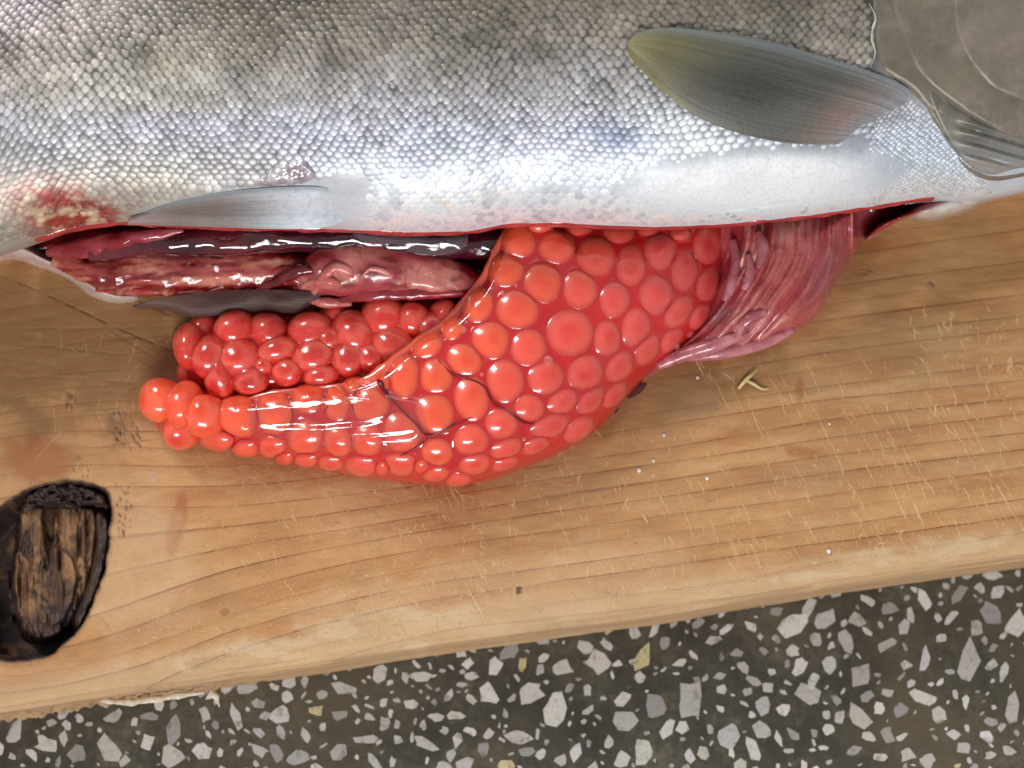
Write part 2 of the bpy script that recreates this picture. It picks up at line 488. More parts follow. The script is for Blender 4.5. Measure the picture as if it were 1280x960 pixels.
wet = sst(-26, -3, sdist(ROE_OUT, bx + 16 * (fbm(bx * .03, by * .03, 33) - .5), by + 16 * (fbm(bx * .03, by * .03, 34) - .5))) * (0.4 + 0.6 * fbm(bx * .03, by * .03, 35))  # contact shade painted round the roe, together with a wet juice stain
dirt_shade = np.clip(dirt_shade + 0.55 * wet, 0, 1)
grey = np.clip(0.5 * soft(1130, 450, 150, 60) + 0.6 * soft(1030, 480, 40, 14, -10) + 0.5 * soft(1000, 600, 90, 30) + .5 * soft(870, 500, 60, 25) + 0.5 * soft(700, 600, 90, 40) + .4 * soft(1180, 585, 60, 18, -8), 0, 1)
red = np.clip(0.35 * wet + 0.9 * soft(50, 575, 60, 34) + 0.75 * soft(222, 655, 12, 52, 14) + 0.8 * soft(1000, 487, 6, 16) + 0.75 * soft(1003, 566, 34, 11, 8) + 0.5 * soft(300, 440, 120, 50) + 0.85 * soft(282, 765, 8, 6) + 0.45 * soft(560, 612, 60, 10) + .5 * soft(240, 620, 60, 12, -8) + .5 * soft(1090, 305, 30, 10), 0, 1)  # red stains, plus the roe's reflection painted on the board at its front
pale = np.clip(sst(7.0, 2.0, Q) * 0.5 * (Q < 100) + sst(0.35, 0.7, fbm(bx * 0.02, by * 0.05, 41)) * np.clip(0.95 * soft(420, 795, 290, 26, -9) + 0.85 * soft(1080, 700, 230, 22, -9), 0, 1) + 0.35 * soft(170, 720, 90, 110) + 0.3 * soft(640, 740, 320, 60, -9) + .9 * soft(520, 808, 24, 7, -8), 0, 1)
kd = sdist(KNOT, bx + (fbm(bx * .06, by * .06, 51) - .5) * 9, by + (fbm(bx * .06, by * .06, 52) - .5) * 9) * (Zb > -0.5) * (Q < 165) + np.where((Zb > -0.5) & (Q < 165), 0, -99)
hole = sst(-1.5, 2.5, kd)
char = np.clip(sst(-3.5, 1, kd) * (fbm(bx * .08, by * .08, 53) * 0.9 + 0.55), 0, 1)
zadd = -9.0 * sst(0, 12, kd) - 0.7 * sst(-9, 1, kd) * (1 - hole)
zadd += top_m * ((fbm(bx * 0.012, by * 0.02, 61) - 0.5) * 0.5 + (fbm(bx * 0.05, by * 0.18, 62) - 0.5) * 0.10)
zadd += top_m * (scr * 0.10 * (vnoise(bx * 0.7, by * 0.7, 3) - 0.25) - cut * 0.22)
# grain coordinate, bulging round the knot
ks, kq = to_sq(50, 715)
gr = Q - Zb * 0.8 + (fbm(S * 0.008, Q * 0.02, 71, 2) - 0.5) * 5
gr = gr + np.sign(Q - kq + 1e-6) * 0.0 + (Q - kq) * 0.55 * np.exp(-((S - ks) / 30) ** 2 - ((Q - kq) / 26) ** 2) * -1
WV = E0 + S[..., None] * EX + (Q + ed * edge_f + rag)[..., None] * EN
WV[..., 2] = Zb + zadd
faces = grid_faces(nq, ns)
vv = WV.reshape(-1, 3)

m_wood, nt, b = new_mat("worn_pine")
gx = attr(nt, 'grain', 'Fac'); sx = attr(nt, 'along', 'Fac')
def comb(x, y, z=0.0):
    n = nt.nodes.new('ShaderNodeCombineXYZ')
    for i, v in enumerate((x, y, z)):
        if isinstance(v, (int, float)): n.inputs[i].default_value = v
        else: nt.links.new(v, n.inputs[i])
    return n.outputs[0]
co = objco(nt)
warp = noise(nt, comb(math_(nt, 'MULTIPLY', sx, 0.010), math_(nt, 'MULTIPLY', gx, 0.22)), 1.0, 2)
u = math_(nt, 'ADD', math_(nt, 'MULTIPLY', gx, 1 / 2.75), math_(nt, 'MULTIPLY', warp, 1.1))
fr = math_(nt, 'FRACT', u)
fl = math_(nt, 'FLOOR', u)
wn = nt.nodes.new('ShaderNodeTexWhiteNoise'); wn.noise_dimensions = '1D'; nt.links.new(fl, wn.inputs['W'])
late = ramp(nt, fr, [(0.0, (0, 0, 0)), (0.55, (0.05, 0.05, 0.05)), (0.88, (0.28, 0.28, 0.28)), (0.945, (1, 1, 1)), (0.985, (1, 1, 1)), (1.0, (0.0, 0.0, 0.0))])
brk = noise(nt, comb(math_(nt, 'MULTIPLY', sx, 0.10), math_(nt, 'MULTIPLY', fl, 3.7)), 1.0, 4, 0.6)
late = math_(nt, 'MULTIPLY', math_(nt, 'MULTIPLY', late, math_(nt, 'ADD', math_(nt, 'MULTIPLY', wn.outputs[0], 0.6), 0.35)), ramp(nt, brk, [(0.3, (0.25, 0.25, 0.25)), (0.6, (1, 1, 1))]))
fib = noise(nt, comb(math_(nt, 'MULTIPLY', sx, 0.9), math_(nt, 'MULTIPLY', gx, 9.0)), 1.0, 4, 0.65)
mid = noise(nt, comb(math_(nt, 'MULTIPLY', sx, 0.06), math_(nt, 'MULTIPLY', gx, 0.25), 3.0), 1.0, 4, 0.6)
fine = noise(nt, co, 2600, 3, 0.7)
c = ramp(nt, mid, [(0.3, (0.43, 0.200, 0.074)), (0.5, (0.54, 0.285, 0.115)), (0.72, (0.62, 0.370, 0.175))])
c = mixc(nt, math_(nt, 'MULTIPLY', late, 1.05, clamp=True), c, (0.19, 0.050, 0.014))
c = mixc(nt, ramp(nt, fib, [(0.35, (0.28, 0.28, 0.28)), (0.6, (0, 0, 0))]), c, (0.27, 0.13, 0.055))
c = mixc(nt, ramp(nt, fine, [(0.55, (0, 0, 0)), (0.8, (0.35, 0.35, 0.35))]), c, (0.66, 0.48, 0.26))
w1 = noise(nt, co, 55, 6, 0.7); w2 = noise(nt, comb(math_(nt, 'MULTIPLY', sx, 0.12), math_(nt, 'MULTIPLY', gx, 0.5), 9.0), 1.0, 6, 0.75)
c = mixc(nt, ramp(nt, w1, [(0.48, (0, 0, 0)), (0.68, (0.35, 0.35, 0.35))]), c, (0.30, 0.17, 0.08))
c = mixc(nt, ramp(nt, w2, [(0.52, (0, 0, 0)), (0.70, (0.5, 0.5, 0.5))]), c, (0.30, 0.15, 0.055))
c = mixc(nt, math_(nt, 'MULTIPLY', attr(nt, 'dirt_shade', 'Fac'), 0.80), c, mixc(nt, fib, (0.15, 0.068, 0.022), (0.27, 0.138, 0.050)))
c = mixc(nt, math_(nt, 'MULTIPLY', attr(nt, 'grey', 'Fac'), 0.35), c, (0.21, 0.16, 0.105))
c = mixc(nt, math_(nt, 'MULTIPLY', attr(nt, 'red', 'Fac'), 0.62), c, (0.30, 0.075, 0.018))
c = mixc(nt, math_(nt, 'MULTIPLY', attr(nt, 'pale', 'Fac'), math_(nt, 'ADD', math_(nt, 'MULTIPLY', fine, 0.6), 0.3)), c, (0.66, 0.53, 0.35))
c = mixc(nt, ramp(nt, math_(nt, 'ADD', attr(nt, 'scratch', 'Fac'), math_(nt, 'MULTIPLY', math_(nt, 'SUBTRACT', fine, 0.5), 0.9)), [(0.24, (0, 0, 0)), (0.80, (0.5, 0.5, 0.5))]), c, (0.74, 0.54, 0.27))
c = mixc(nt, ramp(nt, math_(nt, 'ADD', attr(nt, 'cut', 'Fac'), math_(nt, 'MULTIPLY', math_(nt, 'SUBTRACT', fine, 0.5), 0.7)), [(0.18, (0, 0, 0)), (0.85, (0.9, 0.9, 0.9))]), c, (0.070, 0.032, 0.016))
c = mixc(nt, attr(nt, 'char', 'Fac'), c, mixc(nt, fine, (0.008, 0.005, 0.005), (0.045, 0.02, 0.016)))
nt.links.new(c, b.inputs['Base Color'])
rgh = math_(nt, 'SUBTRACT', 0.62, math_(nt, 'MULTIPLY', attr(nt, 'dirt_shade', 'Fac'), 0.24))
nt.links.new(rgh, b.inputs['Roughness'])
b.inputs['Specular IOR Level'].default_value = 0.35
hgt = math_(nt, 'ADD', math_(nt, 'MULTIPLY', fib, 0.6), math_(nt, 'ADD', math_(nt, 'MULTIPLY', fine, 0.5), math_(nt, 'MULTIPLY', late, -0.4)))
bump(nt, hgt, b, 0.6, 0.0002)

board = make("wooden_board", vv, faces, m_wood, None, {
    'grain': gr.ravel(), 'along': S.ravel(), 'scratch': np.clip(scr, 0, 1).ravel(), 'cut': np.clip(cut, 0, 1).ravel(), 'dirt_shade': (dirt_shade * top_m).ravel(),
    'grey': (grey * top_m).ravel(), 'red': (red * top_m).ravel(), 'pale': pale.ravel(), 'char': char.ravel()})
tag(board, "worn pine cutting board with knife marks and a knot hole", "cutting board")

# raised pale fibres left by the knife
gz = WV[..., 2]
def board_z(px, py):
    sq = to_sq(px, py)
    i = np.clip(np.round((sq[1] - q_dense[0]) / 0.23 + qi0).astype(int), qi0, qi0 + len(q_dense) - 1); j = np.clip(np.round((sq[0] + 12) / 0.24 + si0).astype(int), 0, ns - 1)
    return gz[i, j], (sq[1] > 2.2) & (sq[1] < 75) & (sq[0] > -11) & (sq[0] < 175)
fv, ff = [], []; fo = 0
frs = np.random.default_rng(61)
for (x, y, gap, val) in STROKES:
    if len(x) < 4: continue
    st = max(1, int(len(x) / 40)); idx = np.arange(0, len(x), st)
    if len(idx) < 3: continue
    x_, y_, g_ = x[idx], y[idx], gap[idx]
    z_, okm = board_z(x_, y_)
    c_ = P(x_, y_, z_ + 0.035)
    tg = np.gradient(c_, axis=0); sd = np.stack([-tg[:, 1], tg[:, 0], 0 * tg[:, 0]], -1); sd /= np.linalg.norm(sd, axis=1)[:, None] + 1e-9
    w_ = (0.022 + 0.075 * val * frs.uniform(.4, 1)) * sst(.28, .6, g_) * np.sin(np.pi * np.linspace(.06, .94, len(idx))) ** .5 * frs.uniform(.5, 1.3, len(idx))
    vis_ = okm & (w_ > 0.012)
    k_ = len(idx)
    up_ = c_ + np.array([0, 0, 1.0]) * (0.03 + w_ * .5)[:, None]
    fv.append(np.concatenate([c_ - sd * w_[:, None], up_, c_ + sd * w_[:, None]]))
    for i in range(k_ - 1):
        if vis_[i] and vis_[i + 1]:
            ff.append((fo + i, fo + i + 1, fo + k_ + i + 1, fo + k_ + i)); ff.append((fo + k_ + i, fo + k_ + i + 1, fo + 2 * k_ + i + 1, fo + 2 * k_ + i))
    fo += 3 * k_
m_fibre, nt, b = new_mat("raised_wood_fibre")
nt.links.new(ramp(nt, noise(nt, objco(nt), 300, 3), [(0.3, (0.56, 0.36, 0.15)), (0.7, (0.80, 0.62, 0.34))]), b.inputs['Base Color']); b.inputs['Roughness'].default_value = 0.7
make("knife_scratches", np.concatenate(fv), np.array(ff, np.int32), m_fibre, board, kind="stuff")

# knot: rotten broken wood inside the hole
m_rot, nt, b = new_mat("rotten_knot_wood")
co = objco(nt)
mp = nt.nodes.new('ShaderNodeMapping'); mp.inputs['Scale'].default_value = (1.0, 0.22, 0.6); nt.links.new(co, mp.inputs[0])
n1 = noise(nt, mp.outputs[0], 420, 6, 0.65); n2 = noise(nt, co, 160, 5, 0.6, 0.6); n3 = noise(nt, mp.outputs[0], 1500, 4, 0.7)
c = ramp(nt, n1, [(0.33, (0.03, 0.014, 0.008)), (0.43, (0.15, 0.070, 0.030)), (0.56, (0.30, 0.155, 0.068)), (0.78, (0.46, 0.285, 0.14))])
c = mixc(nt, ramp(nt, n2, [(0.53, (0, 0, 0)), (0.62, (0.95, 0.95, 0.95))]), c, (0.016, 0.009, 0.007))
c = mixc(nt, attr(nt, 'char', 'Fac'), c, mixc(nt, n3, (0.006, 0.004, 0.005), (0.05, 0.025, 0.024)))
nt.links.new(c, b.inputs['Base Color']); b.inputs['Roughness'].default_value = 0.5
bump(nt, math_(nt, 'ADD', n1, math_(nt, 'MULTIPLY', n3, 0.5)), b, 0.8, 0.0005)
def rotz(base, amp, seed, tilt=0):
    def fn(X, Y, d):
        st = fbm(X * 0.10, Y * 0.018, seed, 4); rg = np.abs(fbm(X * 0.05, Y * 0.03, seed + 4, 3) - 0.5) * 2
        return base + amp * (st - 0.5) * 2 - 2.6 * (1 - np.clip(st * 3.2 - .55, 0, 1)) + tilt * (Y - 710) - 5 * (1 - sst(-3, 9, d))
    return fn
edgechar = lambda X, Y, d: np.clip(1 - sst(0, 7, d + (fbm(X * .1, Y * .1, 77) - .5) * 12) + 0.6 * sst(.50, .60, fbm(X * .045, Y * .028, 78)) + 0.85 * sst(755, 790, Y + 20 * fbm(X * .1, Y * .05, 79)), 0, 1)
sheet("knot_wood", [(26, 632), (70, 628), (116, 630), (126, 660), (116, 720), (98, 770), (70, 800), (28, 800), (14, 740), (18, 680)], rotz(-2.6, 0.9, 81, -0.012), m_rot, board, 1.4, 4, attrs={'char': edgechar})
sheet("knot_wood", [(46, 698), (66, 678), (92, 690), (102, 720), (92, 765), (70, 788), (44, 780), (38, 740)], rotz(-1.6, 0.7, 84, -0.01), m_rot, board, 1.4, 4, attrs={'char': edgechar})
sheet("knot_bark", [(24, 640), (34, 614), (66, 600), (104, 603), (134, 620), (136, 636), (110, 634), (86, 640), (60, 632), (40, 644)], lambda X, Y, d: -0.6 + 1.7 * (fbm(X * .12, Y * .25, 91, 5) - .5) * 2 - 4 * (1 - sst(-3, 8, d)), m_rot, board, 1.4, 4, attrs={'char': lambda X, Y, d: 0.75 + 0.25 * fbm(X * .1, Y * .1, 92)})
sheet("knot_bark", [(118, 640), (138, 650), (134, 705), (114, 762), (98, 790), (94, 770), (112, 720), (118, 680)], lambda X, Y, d: -1.2 + 0.7 * (fbm(X * .2, Y * .07, 93) - .5) * 2 - 4 * (1 - sst(-3, 6, d)), m_rot, board, 1.4, 4, attrs={'char': lambda X, Y, d: 0.85 + 0 * X})
# pale splinter hanging off the lower edge
m_spl, nt, b = new_mat("pale_splinter")
n1 = noise(nt, objco(nt), 900, 3); nt.links.new(ramp(nt, n1, [(0.3, (0.55, 0.42, 0.27)), (0.7, (0.78, 0.72, 0.62))]), b.inputs['Base Color']); b.inputs['Roughness'].default_value = 0.8
tube("splinter", [(262, 866, -9), (270, 872, -9), (274, 884, -9)], [0.9, 0.6, 0.1], m_spl, board, 7, 0.6, 0.5, 1.0)
tube("splinter", [(125, 876, -6), (165, 878, -7), (215, 871, -7), (255, 866, -7)], [0.15, 0.7, 0.5, 0.2], m_spl, board, 8, 0.5, 0.6, 0.4, n=12)

# ================================================================== FISH
BELLY = [(-420, 372), (-200, 350), (-60, 330), (0, 314), (40, 300), (90, 284), (150, 277), (250, 283), (400, 286), (520, 291), (590, 289), (640, 279), (700, 279), (760, 282), (820, 284), (900, 281), (1000, 271), (1090, 258), (1165, 246), (1215, 248), (1280, 236), (1400, 205), (1600, 165)]
ZC = 17.0
bp = P([p[0] for p in BELLY], [p[1] for p in BELLY], ZC)
def belly_y(X): return np.interp(X, bp[:, 0], bp[:, 1])
xx = np.linspace(-140, 140, 600); yy = belly_y(xx)
ker = np.exp(-np.linspace(-2, 2, 15) ** 2); ker /= ker.sum()
yy = np.convolve(np.pad(yy, 7, 'edge'), ker, 'valid')
def belly(X): return np.interp(X, xx, yy)
def half_a(X): return np.interp(X, [-140, -80, 0, 90, 140], [30, 35, 38, 37, 34])
def half_b(X): return np.interp(X, [-140, -80, 0, 90, 140], [13.5, 16, 18, 18.5, 17])
def body_z(X, Y):
    a = half_a(X); t = np.clip((Y - belly(X)) / a, 0.004, 1.9)
    w = np.sqrt(np.clip(1 - (1 - t) ** 2, 0, 1))
    return ZC + half_b(X) * w ** 0.92
def skin_z(px, py):
    z = np.full(np.broadcast(px, py).shape, 24.0)
    for _ in range(14):
        p = P(px, py, z)
        z = 0.5 * z + 0.5 * body_z(p[..., 0], p[..., 1])
    return z
# real pigmentation of the skin, laid out over the flank
def ell(px, py, cx, cy, rx, ry, ang=0):
    a = math.radians(ang); dx = px - cx; dy = py - cy
    return np.exp(-(((dx * math.cos(a) + dy * math.sin(a)) / rx) ** 2 + ((-dx * math.sin(a) + dy * math.cos(a)) / ry) ** 2))
def skin_col(px, py):
    sh = np.shape(px)
    px = np.asarray(px, float); py = np.asarray(py, float)
    v = py + (fbm(px * 0.012, py * 0.02, 101) - 0.5) * 60 - sst(520, 900, px) * 20 * 0
    stops = [-150, 0, 60, 120, 175, 215, 250, 300]
    cols = np.array([srgb(64, 58, 48), srgb(98, 90, 78), srgb(126, 119, 110), srgb(146, 144, 146), srgb(166, 170, 182), srgb(196, 203, 212), srgb(224, 231, 237), srgb(226, 236, 242)])
    c = np.stack([np.interp(v, stops, cols[:, k]) for k in range(3)], -1)
    def mx(mask, col):
        nonlocal c
        m = np.clip(mask, 0, 1)[..., None]; c = c * (1 - m) + np.array(col) * m
    mx(0.55 * ell(px, py, 0, 20, 150, 130), srgb(176, 164, 170))
    mx(0.35 * ell(px, py, 130, 130, 160, 70), srgb(190, 186, 160))
    mx(0.45 * ell(px, py, 260, 175, 200, 30, 6), srgb(170, 172, 200))
    mx(0.85 * sst(520, 300, px) * sst(140, 215, py), srgb(150, 147, 144))
    mx(0.35 * sst(330, 200, px) * sst(200, 240, py), srgb(176, 160, 124))
    for (x, y, rx, ry, k) in ((180, 66, 26, 16, .7), (340, 40, 34, 22, .6), (420, 75, 26, 18, .7), (560, 86, 30, 15, .6), (605, 45, 60, 26, .5), (670, 62, 26, 18, .7), (745, 105, 24, 14, .4), (10, 66, 18, 16, .8), (150, 140, 20, 14, .35), (480, 40, 30, 20, .4), (310, 88, 22, 14, .4), (860, 24, 40, 14, .4), (980, 30, 40, 20, .35)):
        mx(k * ell(px, py, x, y, rx, ry), srgb(70, 66, 56))
    mx(0.75 * ell(px, py, 775, 172, 52, 17, 14), srgb(120, 130, 152))
    mx(0.9 * sst(0.15, 0.7, ell(px, py, 950, 225, 150, 34, -4)), srgb(246, 248, 249))
    mx(0.8 * ell(px, py, 870, 175, 70, 30, 25), srgb(214, 220, 224))
    mx(0.7 * ell(px, py, 1140, 190, 70, 60), srgb(176, 184, 194))
    mx(0.45 * ell(px, py, 1105, 150, 22, 16), srgb(110, 108, 110))
    rd = fbm(px * 0.075, py * 0.085, 111)
    mx(sst(0.32, 0.58, rd) * np.clip(1.6 * ell(px, py, 92, 270, 72, 32, 16), 0, 1), srgb(150, 50, 38))
    mx(0.7 * sst(.45, .6, 1 - rd) * np.clip(1.4 * ell(px, py, 85, 275, 55, 26, 18), 0, 1), srgb(214, 176, 130))
    mx(0.35 * ell(px, py, 560, 258, 26, 5, 30), srgb(214, 160, 100))
    return c
def iris(px, py, amp=1.0):
    """faint lilac / blue / gold sheen of the silver layer"""
    h = fbm(px * 0.016, py * 0.03, 131); g = fbm(px * 0.03, py * 0.03, 133)
    t = np.stack([1 + 0.20 * (h - .5) + 0.05 * (g - .5), 1 + 0 * h, 1 - 0.12 * (h - .5) + 0.28 * (g - .5)], -1)
    return 1 + (t - 1) * amp

m_skin, nt, b = new_mat("wet_fish_skin")
co = objco(nt)
n1 = noise(nt, co, 2000, 3, 0.75); n2 = noise(nt, co, 380, 4, 0.6)
vo = nt.nodes.new('ShaderNodeTexVoronoi'); vo.inputs['Scale'].default_value = 1150; nt.links.new(co, vo.inputs['Vector'])
c = mixc(nt, ramp(nt, n1, [(0.50, (0, 0, 0)), (0.68, (0.26, 0.26, 0.26))]), attr(nt, 'Col'), (0.22, 0.26, 0.36))
c = mixc(nt, ramp(nt, n2, [(0.5, (0, 0, 0)), (0.8, (0.25, 0.25, 0.25))]), c, (0.88, 0.88, 0.86))
nt.links.new(c, b.inputs['Base Color'])
b.inputs['Roughness'].default_value = 0.44; b.inputs['Specular IOR Level'].default_value = 0.5
b.inputs['Metallic'].default_value = 0.05
b.inputs['Coat Weight'].default_value = 0.12; b.inputs['Coat Roughness'].default_value = 0.16
bump(nt, math_(nt, 'ADD', math_(nt, 'MULTIPLY', vo.outputs['Distance'], -0.8), n2), b, 0.22, 0.00016)

m_scale, nt, b = new_mat("silver_scales")
n1 = noise(nt, objco(nt), 2600, 3, 0.6)
c = mixc(nt, ramp(nt, n1, [(0.45, (0, 0, 0)), (0.8, (0.35, 0.35, 0.35))]), attr(nt, 'Col'), (0.20, 0.20, 0.19))
nt.links.new(c, b.inputs['Base Color'])
b.inputs['Metallic'].default_value = 0.28; b.inputs['Roughness'].default_value = 0.46
b.inputs['Specular IOR Level'].default_value = 0.6
b.inputs['Coat Weight'].default_value = 0.18; b.inputs['Coat Roughness'].default_value = 0.2
bump(nt, n1, b, 0.25, 0.00008)

fish = thing("fish", "silver scaled fish lying on its side, belly slit open", "fish")

# body shell
xs = np.concatenate([np.arange(-135, -88, 2.5), np.arange(-88, 90, 0.7), np.arange(90, 138, 2.5)])
th = np.concatenate([np.radians(np.array([-80, -60, -40, -22, -10])), np.radians(np.linspace(0, 90, 110)), np.radians(np.linspace(93, 262, 40))])
XX, TH = np.meshgrid(xs, th)
ppx = 640 + XX * 7.5
closed_m = np.clip(sst(-62, -74, XX) + sst(61.0, 64.5, XX), 0, 1)
TE = np.where(TH < 0, TH * closed_m - 0.0008 * (1 - closed_m) * (np.arange(len(th))[:, None] < 5) * (5 - np.arange(len(th)))[:, None], TH)
cs = np.cos(TE); sn = np.sin(TE)
YY = belly(XX) + half_a(XX) * (1 - cs)
ZZ = ZC + half_b(XX) * np.sign(sn) * np.abs(sn) ** 0.92
ZZ = np.maximum(ZZ, 0.2)
V = np.stack([XX, YY, ZZ], -1)
px, py = proj(V)
YY += 0; ZZ += (fbm(px * .012, py * .012, 141) - .5) * 1.0 * (sn > 0.2)
V = np.stack([XX, YY, ZZ], -1)
ck = skin_col(px, py) * 0.96
scaled = sst(262, 225, py) * sst(1120, 1080, px) * (1 - sst(0.2, 0.6, ell(px, py, 950, 225, 150, 34, -4)))
ck = ck * (1 - 0.62 * scaled[..., None] * sst(240, 120, py)[..., None])
make("body", V.reshape(-1, 3), grid_faces(*XX.shape)[:, ::-1], m_skin, fish, {'Col': ck.reshape(-1, 3)})

# scales
a_k = 10
an = np.linspace(0, 2 * math.pi, a_k, endpoint=False)
tmpl = [(0.05, 0, 1.0, 1.0)]
for r, core, h in ((0.42, 0.90, 0.86), (0.76, 0.30, 0.42), (1.0, 0.0, 0.0)):
    for t in an:
        tmpl.append((r * math.cos(t), r * math.sin(t), core, h))
tmpl = np.array(tmpl)
tf = [(0, 1 + i, 1 + (i + 1) % a_k, 0) for i in range(a_k)]
tq = []
for ring in range(2):
    for i in range(a_k):
        j = (i + 1) % a_k
        tq.append((1 + ring * a_k + i, 1 + (ring + 1) * a_k + i, 1 + (ring + 1) * a_k + j, 1 + ring * a_k + j))
tf3 = [t[:3] for t in tf]
def surf(X, s):
    """flank point at arc position s (0 belly .. 1 crest ..), with numeric normal"""
    t = s
    c_, s_ = np.cos(t), np.sin(t)
    y = belly(X) + half_a(X) * (1 - c_); z = ZC + half_b(X) * np.abs(s_) ** 0.92
    return np.stack([X, y, z], -1)
# arc length table at X
tt = np.linspace(0.02, 1.75, 240)
def arc_theta(X, arc):
    p = surf(np.full(tt.shape, X), tt)
    L = np.concatenate([[0], np.cumsum(np.linalg.norm(np.diff(p, axis=0), axis=1))])
    return np.interp(arc, L, tt)
rs = np.random.default_rng(33)
cells = []
DX, DA = 1.36, 0.86
cols_x = np.arange(-98, 62, DX / 2)
for ci, x0 in enumerate(cols_x):
    arcs = np.arange(0.3 + (ci % 2) * DA, 52, DA * 2)
    # rows slant gently and curve along the body
    arcs = arcs + 0.9 * math.sin(x0 * 0.03)
    arcs = arcs[(arcs > 0.3)]
    tta = arc_theta(x0, arcs)
    for a_, t_ in zip(arcs, tta):
        cells.append((x0 + rs.normal(0, 0.09), t_ + rs.normal(0, 0.0030), 1.0))
# finer scales behind the gill opening and along the throat
for ci, x0 in enumerate(np.arange(54, 82, 0.46)):
    arcs = np.arange(0.3 + (ci % 2) * 0.42, 24, 0.84)
    tta = arc_theta(x0, arcs)
    for a_, t_ in zip(arcs, tta):
        cells.append((x0 + rs.normal(0, 0.07), t_ + rs.normal(0, 0.002), 0.5))
cells = np.array(cells)
wx = fbm(cells[:, 0] * .07, cells[:, 1] * 3.0, 161, 2) - .5; wt = fbm(cells[:, 0] * .06 + 40, cells[:, 1] * 2.6, 163, 2) - .5
cells[:, 0] += 2.6 * wx; cells[:, 1] = np.maximum(cells[:, 1] + 0.075 * wt * sst(0.05, 0.4, cells[:, 1]), 0.02)
Cp = surf(cells[:, 0], cells[:, 1])
cpx, cpy = proj(Cp)
edge_gill_x = lambda py: np.interp(py, [-60, 0, 60, 100, 130, 180, 215, 240, 260], [1072, 1086, 1092, 1100, 1150, 1196, 1215, 1240, 1300])
small = cells[:, 2] < 0.7
white = sst(0.12, 0.5, ell(cpx, cpy, 950, 225, 150, 36, -4))
fin_poly = spline([(1150, 118), (1100, 95), (1040, 75), (960, 52), (880, 38), (820, 35), (790, 45), (783, 60), (800, 85), (830, 115), (870, 145), (920, 165), (980, 178), (1040, 180), (1065, 168), (1110, 140)], 6, True)
fd = sdist(fin_poly, cpx, cpy)
ok = np.where(small, (cpx > 1075 + 14 * vnoise(cpx * .1, cpy * .1)) & (cpx < edge_gill_x(cpy)) & (cpy > 120) & (white < 0.6), (cpx < np.minimum(edge_gill_x(cpy) - 2, 1092)) & (white < 0.15 + 0.5 * vnoise(cpx * .06, cpy * .06, 9)) & ~((cpx > 1060) & (cpy > 170)))
ok &= (fd < 6)
sil = np.where((cpx < 460) & (cpx > 130), np.interp(cpx, [130, 200, 260, 330, 395, 460], [268, 252, 240, 230, 222, 214]), 300)
ok &= (cpy < sil) & (cpy > -190)
ok &= ~((ell(cpx, cpy, 92, 274, 60, 26, 16) > 0.35) & (rs.random(len(cpx)) < 0.6))
cells = cells[ok]; Cp = Cp[ok]; cpx = cpx[ok]; cpy = cpy[ok]; small = small[ok]; white = white[ok]
eps = 1e-3
Tx = surf(cells[:, 0] + 0.05, cells[:, 1]) - surf(cells[:, 0] - 0.05, cells[:, 1]); Tx /= np.linalg.norm(Tx, axis=1)[:, None]
Tt = surf(cells[:, 0], cells[:, 1] + eps) - surf(cells[:, 0], cells[:, 1] - eps); Tt /= np.linalg.norm(Tt, axis=1)[:, None]
Nn = np.cross(Tx, Tt); Nn *= np.sign(Nn[:, 2] + 1e-6)[:, None]
Cp = Cp + Nn * ((fbm(cpx * .012, cpy * .012, 141) - .5) * 1.0 * (np.sin(cells[:, 1]) > 0.2))[:, None] * Nn[:, 2:3]
fade = sst(250, 180, cpy + 30 * (fbm(cpx * .02, cpy * .02, 151) - .5)) * (1 - 0.55 * sst(450, 760, cpx) * sst(130, 215, cpy))
size = np.where(small, 0.50, 0.90) * rs.normal(1, 0.08, len(cpx)) * (1 - 0.35 * sst(0.0, 0.35, white)) * (0.93 + 0.14 * vnoise(cpx * .03, cpy * .03, 5))
low = sst(392, 430, cpx) * sst(160, 245, cpy + 40 * (fbm(cpx * .02, cpy * .04, 171) - .5) + 18 * sst(640, 860, cpx))
low = np.where(small, 0.0, low)
fade = np.where(small, 0.9, fade)
size *= 1 - 0.15 * low
hh = (1 - 0.50 * low) * (1 - 0.6 * sst(0.0, 0.35, white)) * np.where(small, 0.10, 0.19) * (0.35 + 0.65 * fade) * rs.normal(1, 0.12, len(cpx))
tiltv = (1 - 0.6 * low) * np.where(small, 0.02, 0.10) * (0.4 + 0.6 * fade)
nS, nT = len(cells), len(tmpl)
lx = tmpl[:, 0]; ly = tmpl[:, 1]
SV = (Cp[:, None, :] - Tx[:, None, :] * (lx[None, :] * size[:, None])[..., None]
      + Tt[:, None, :] * (ly[None, :] * size[:, None] * 0.86)[..., None]
      + Nn[:, None, :] * ((tmpl[:, 3] * 1.0)[None, :] * hh[:, None] + (lx * 0.5 + 0.5)[None, :] * tiltv[:, None] - (0.05 - 0.03 * low)[:, None])[..., None])
svx, svy = proj(SV)
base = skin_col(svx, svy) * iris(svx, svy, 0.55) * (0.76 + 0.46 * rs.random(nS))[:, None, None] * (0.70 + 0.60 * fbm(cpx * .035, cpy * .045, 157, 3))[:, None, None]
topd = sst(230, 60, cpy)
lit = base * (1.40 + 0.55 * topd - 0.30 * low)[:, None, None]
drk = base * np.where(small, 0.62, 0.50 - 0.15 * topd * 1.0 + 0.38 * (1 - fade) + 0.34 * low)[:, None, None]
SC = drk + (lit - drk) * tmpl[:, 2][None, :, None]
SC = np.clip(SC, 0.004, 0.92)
infr = (cpx > 0) & (cpx < 1280) & (cpy > 0) & ~small
score = np.where(infr, Nn @ (-FW) * size + 0.10 * fade - np.abs(cpx - 380) * 0.0012 - np.abs(cpy - 90) * 0.0012, -9)
top300 = set(np.argsort(-score)[:300].tolist())
mesh_f = tf3 + tq
rest = np.array([i for i in range(nS) if i not in top300])
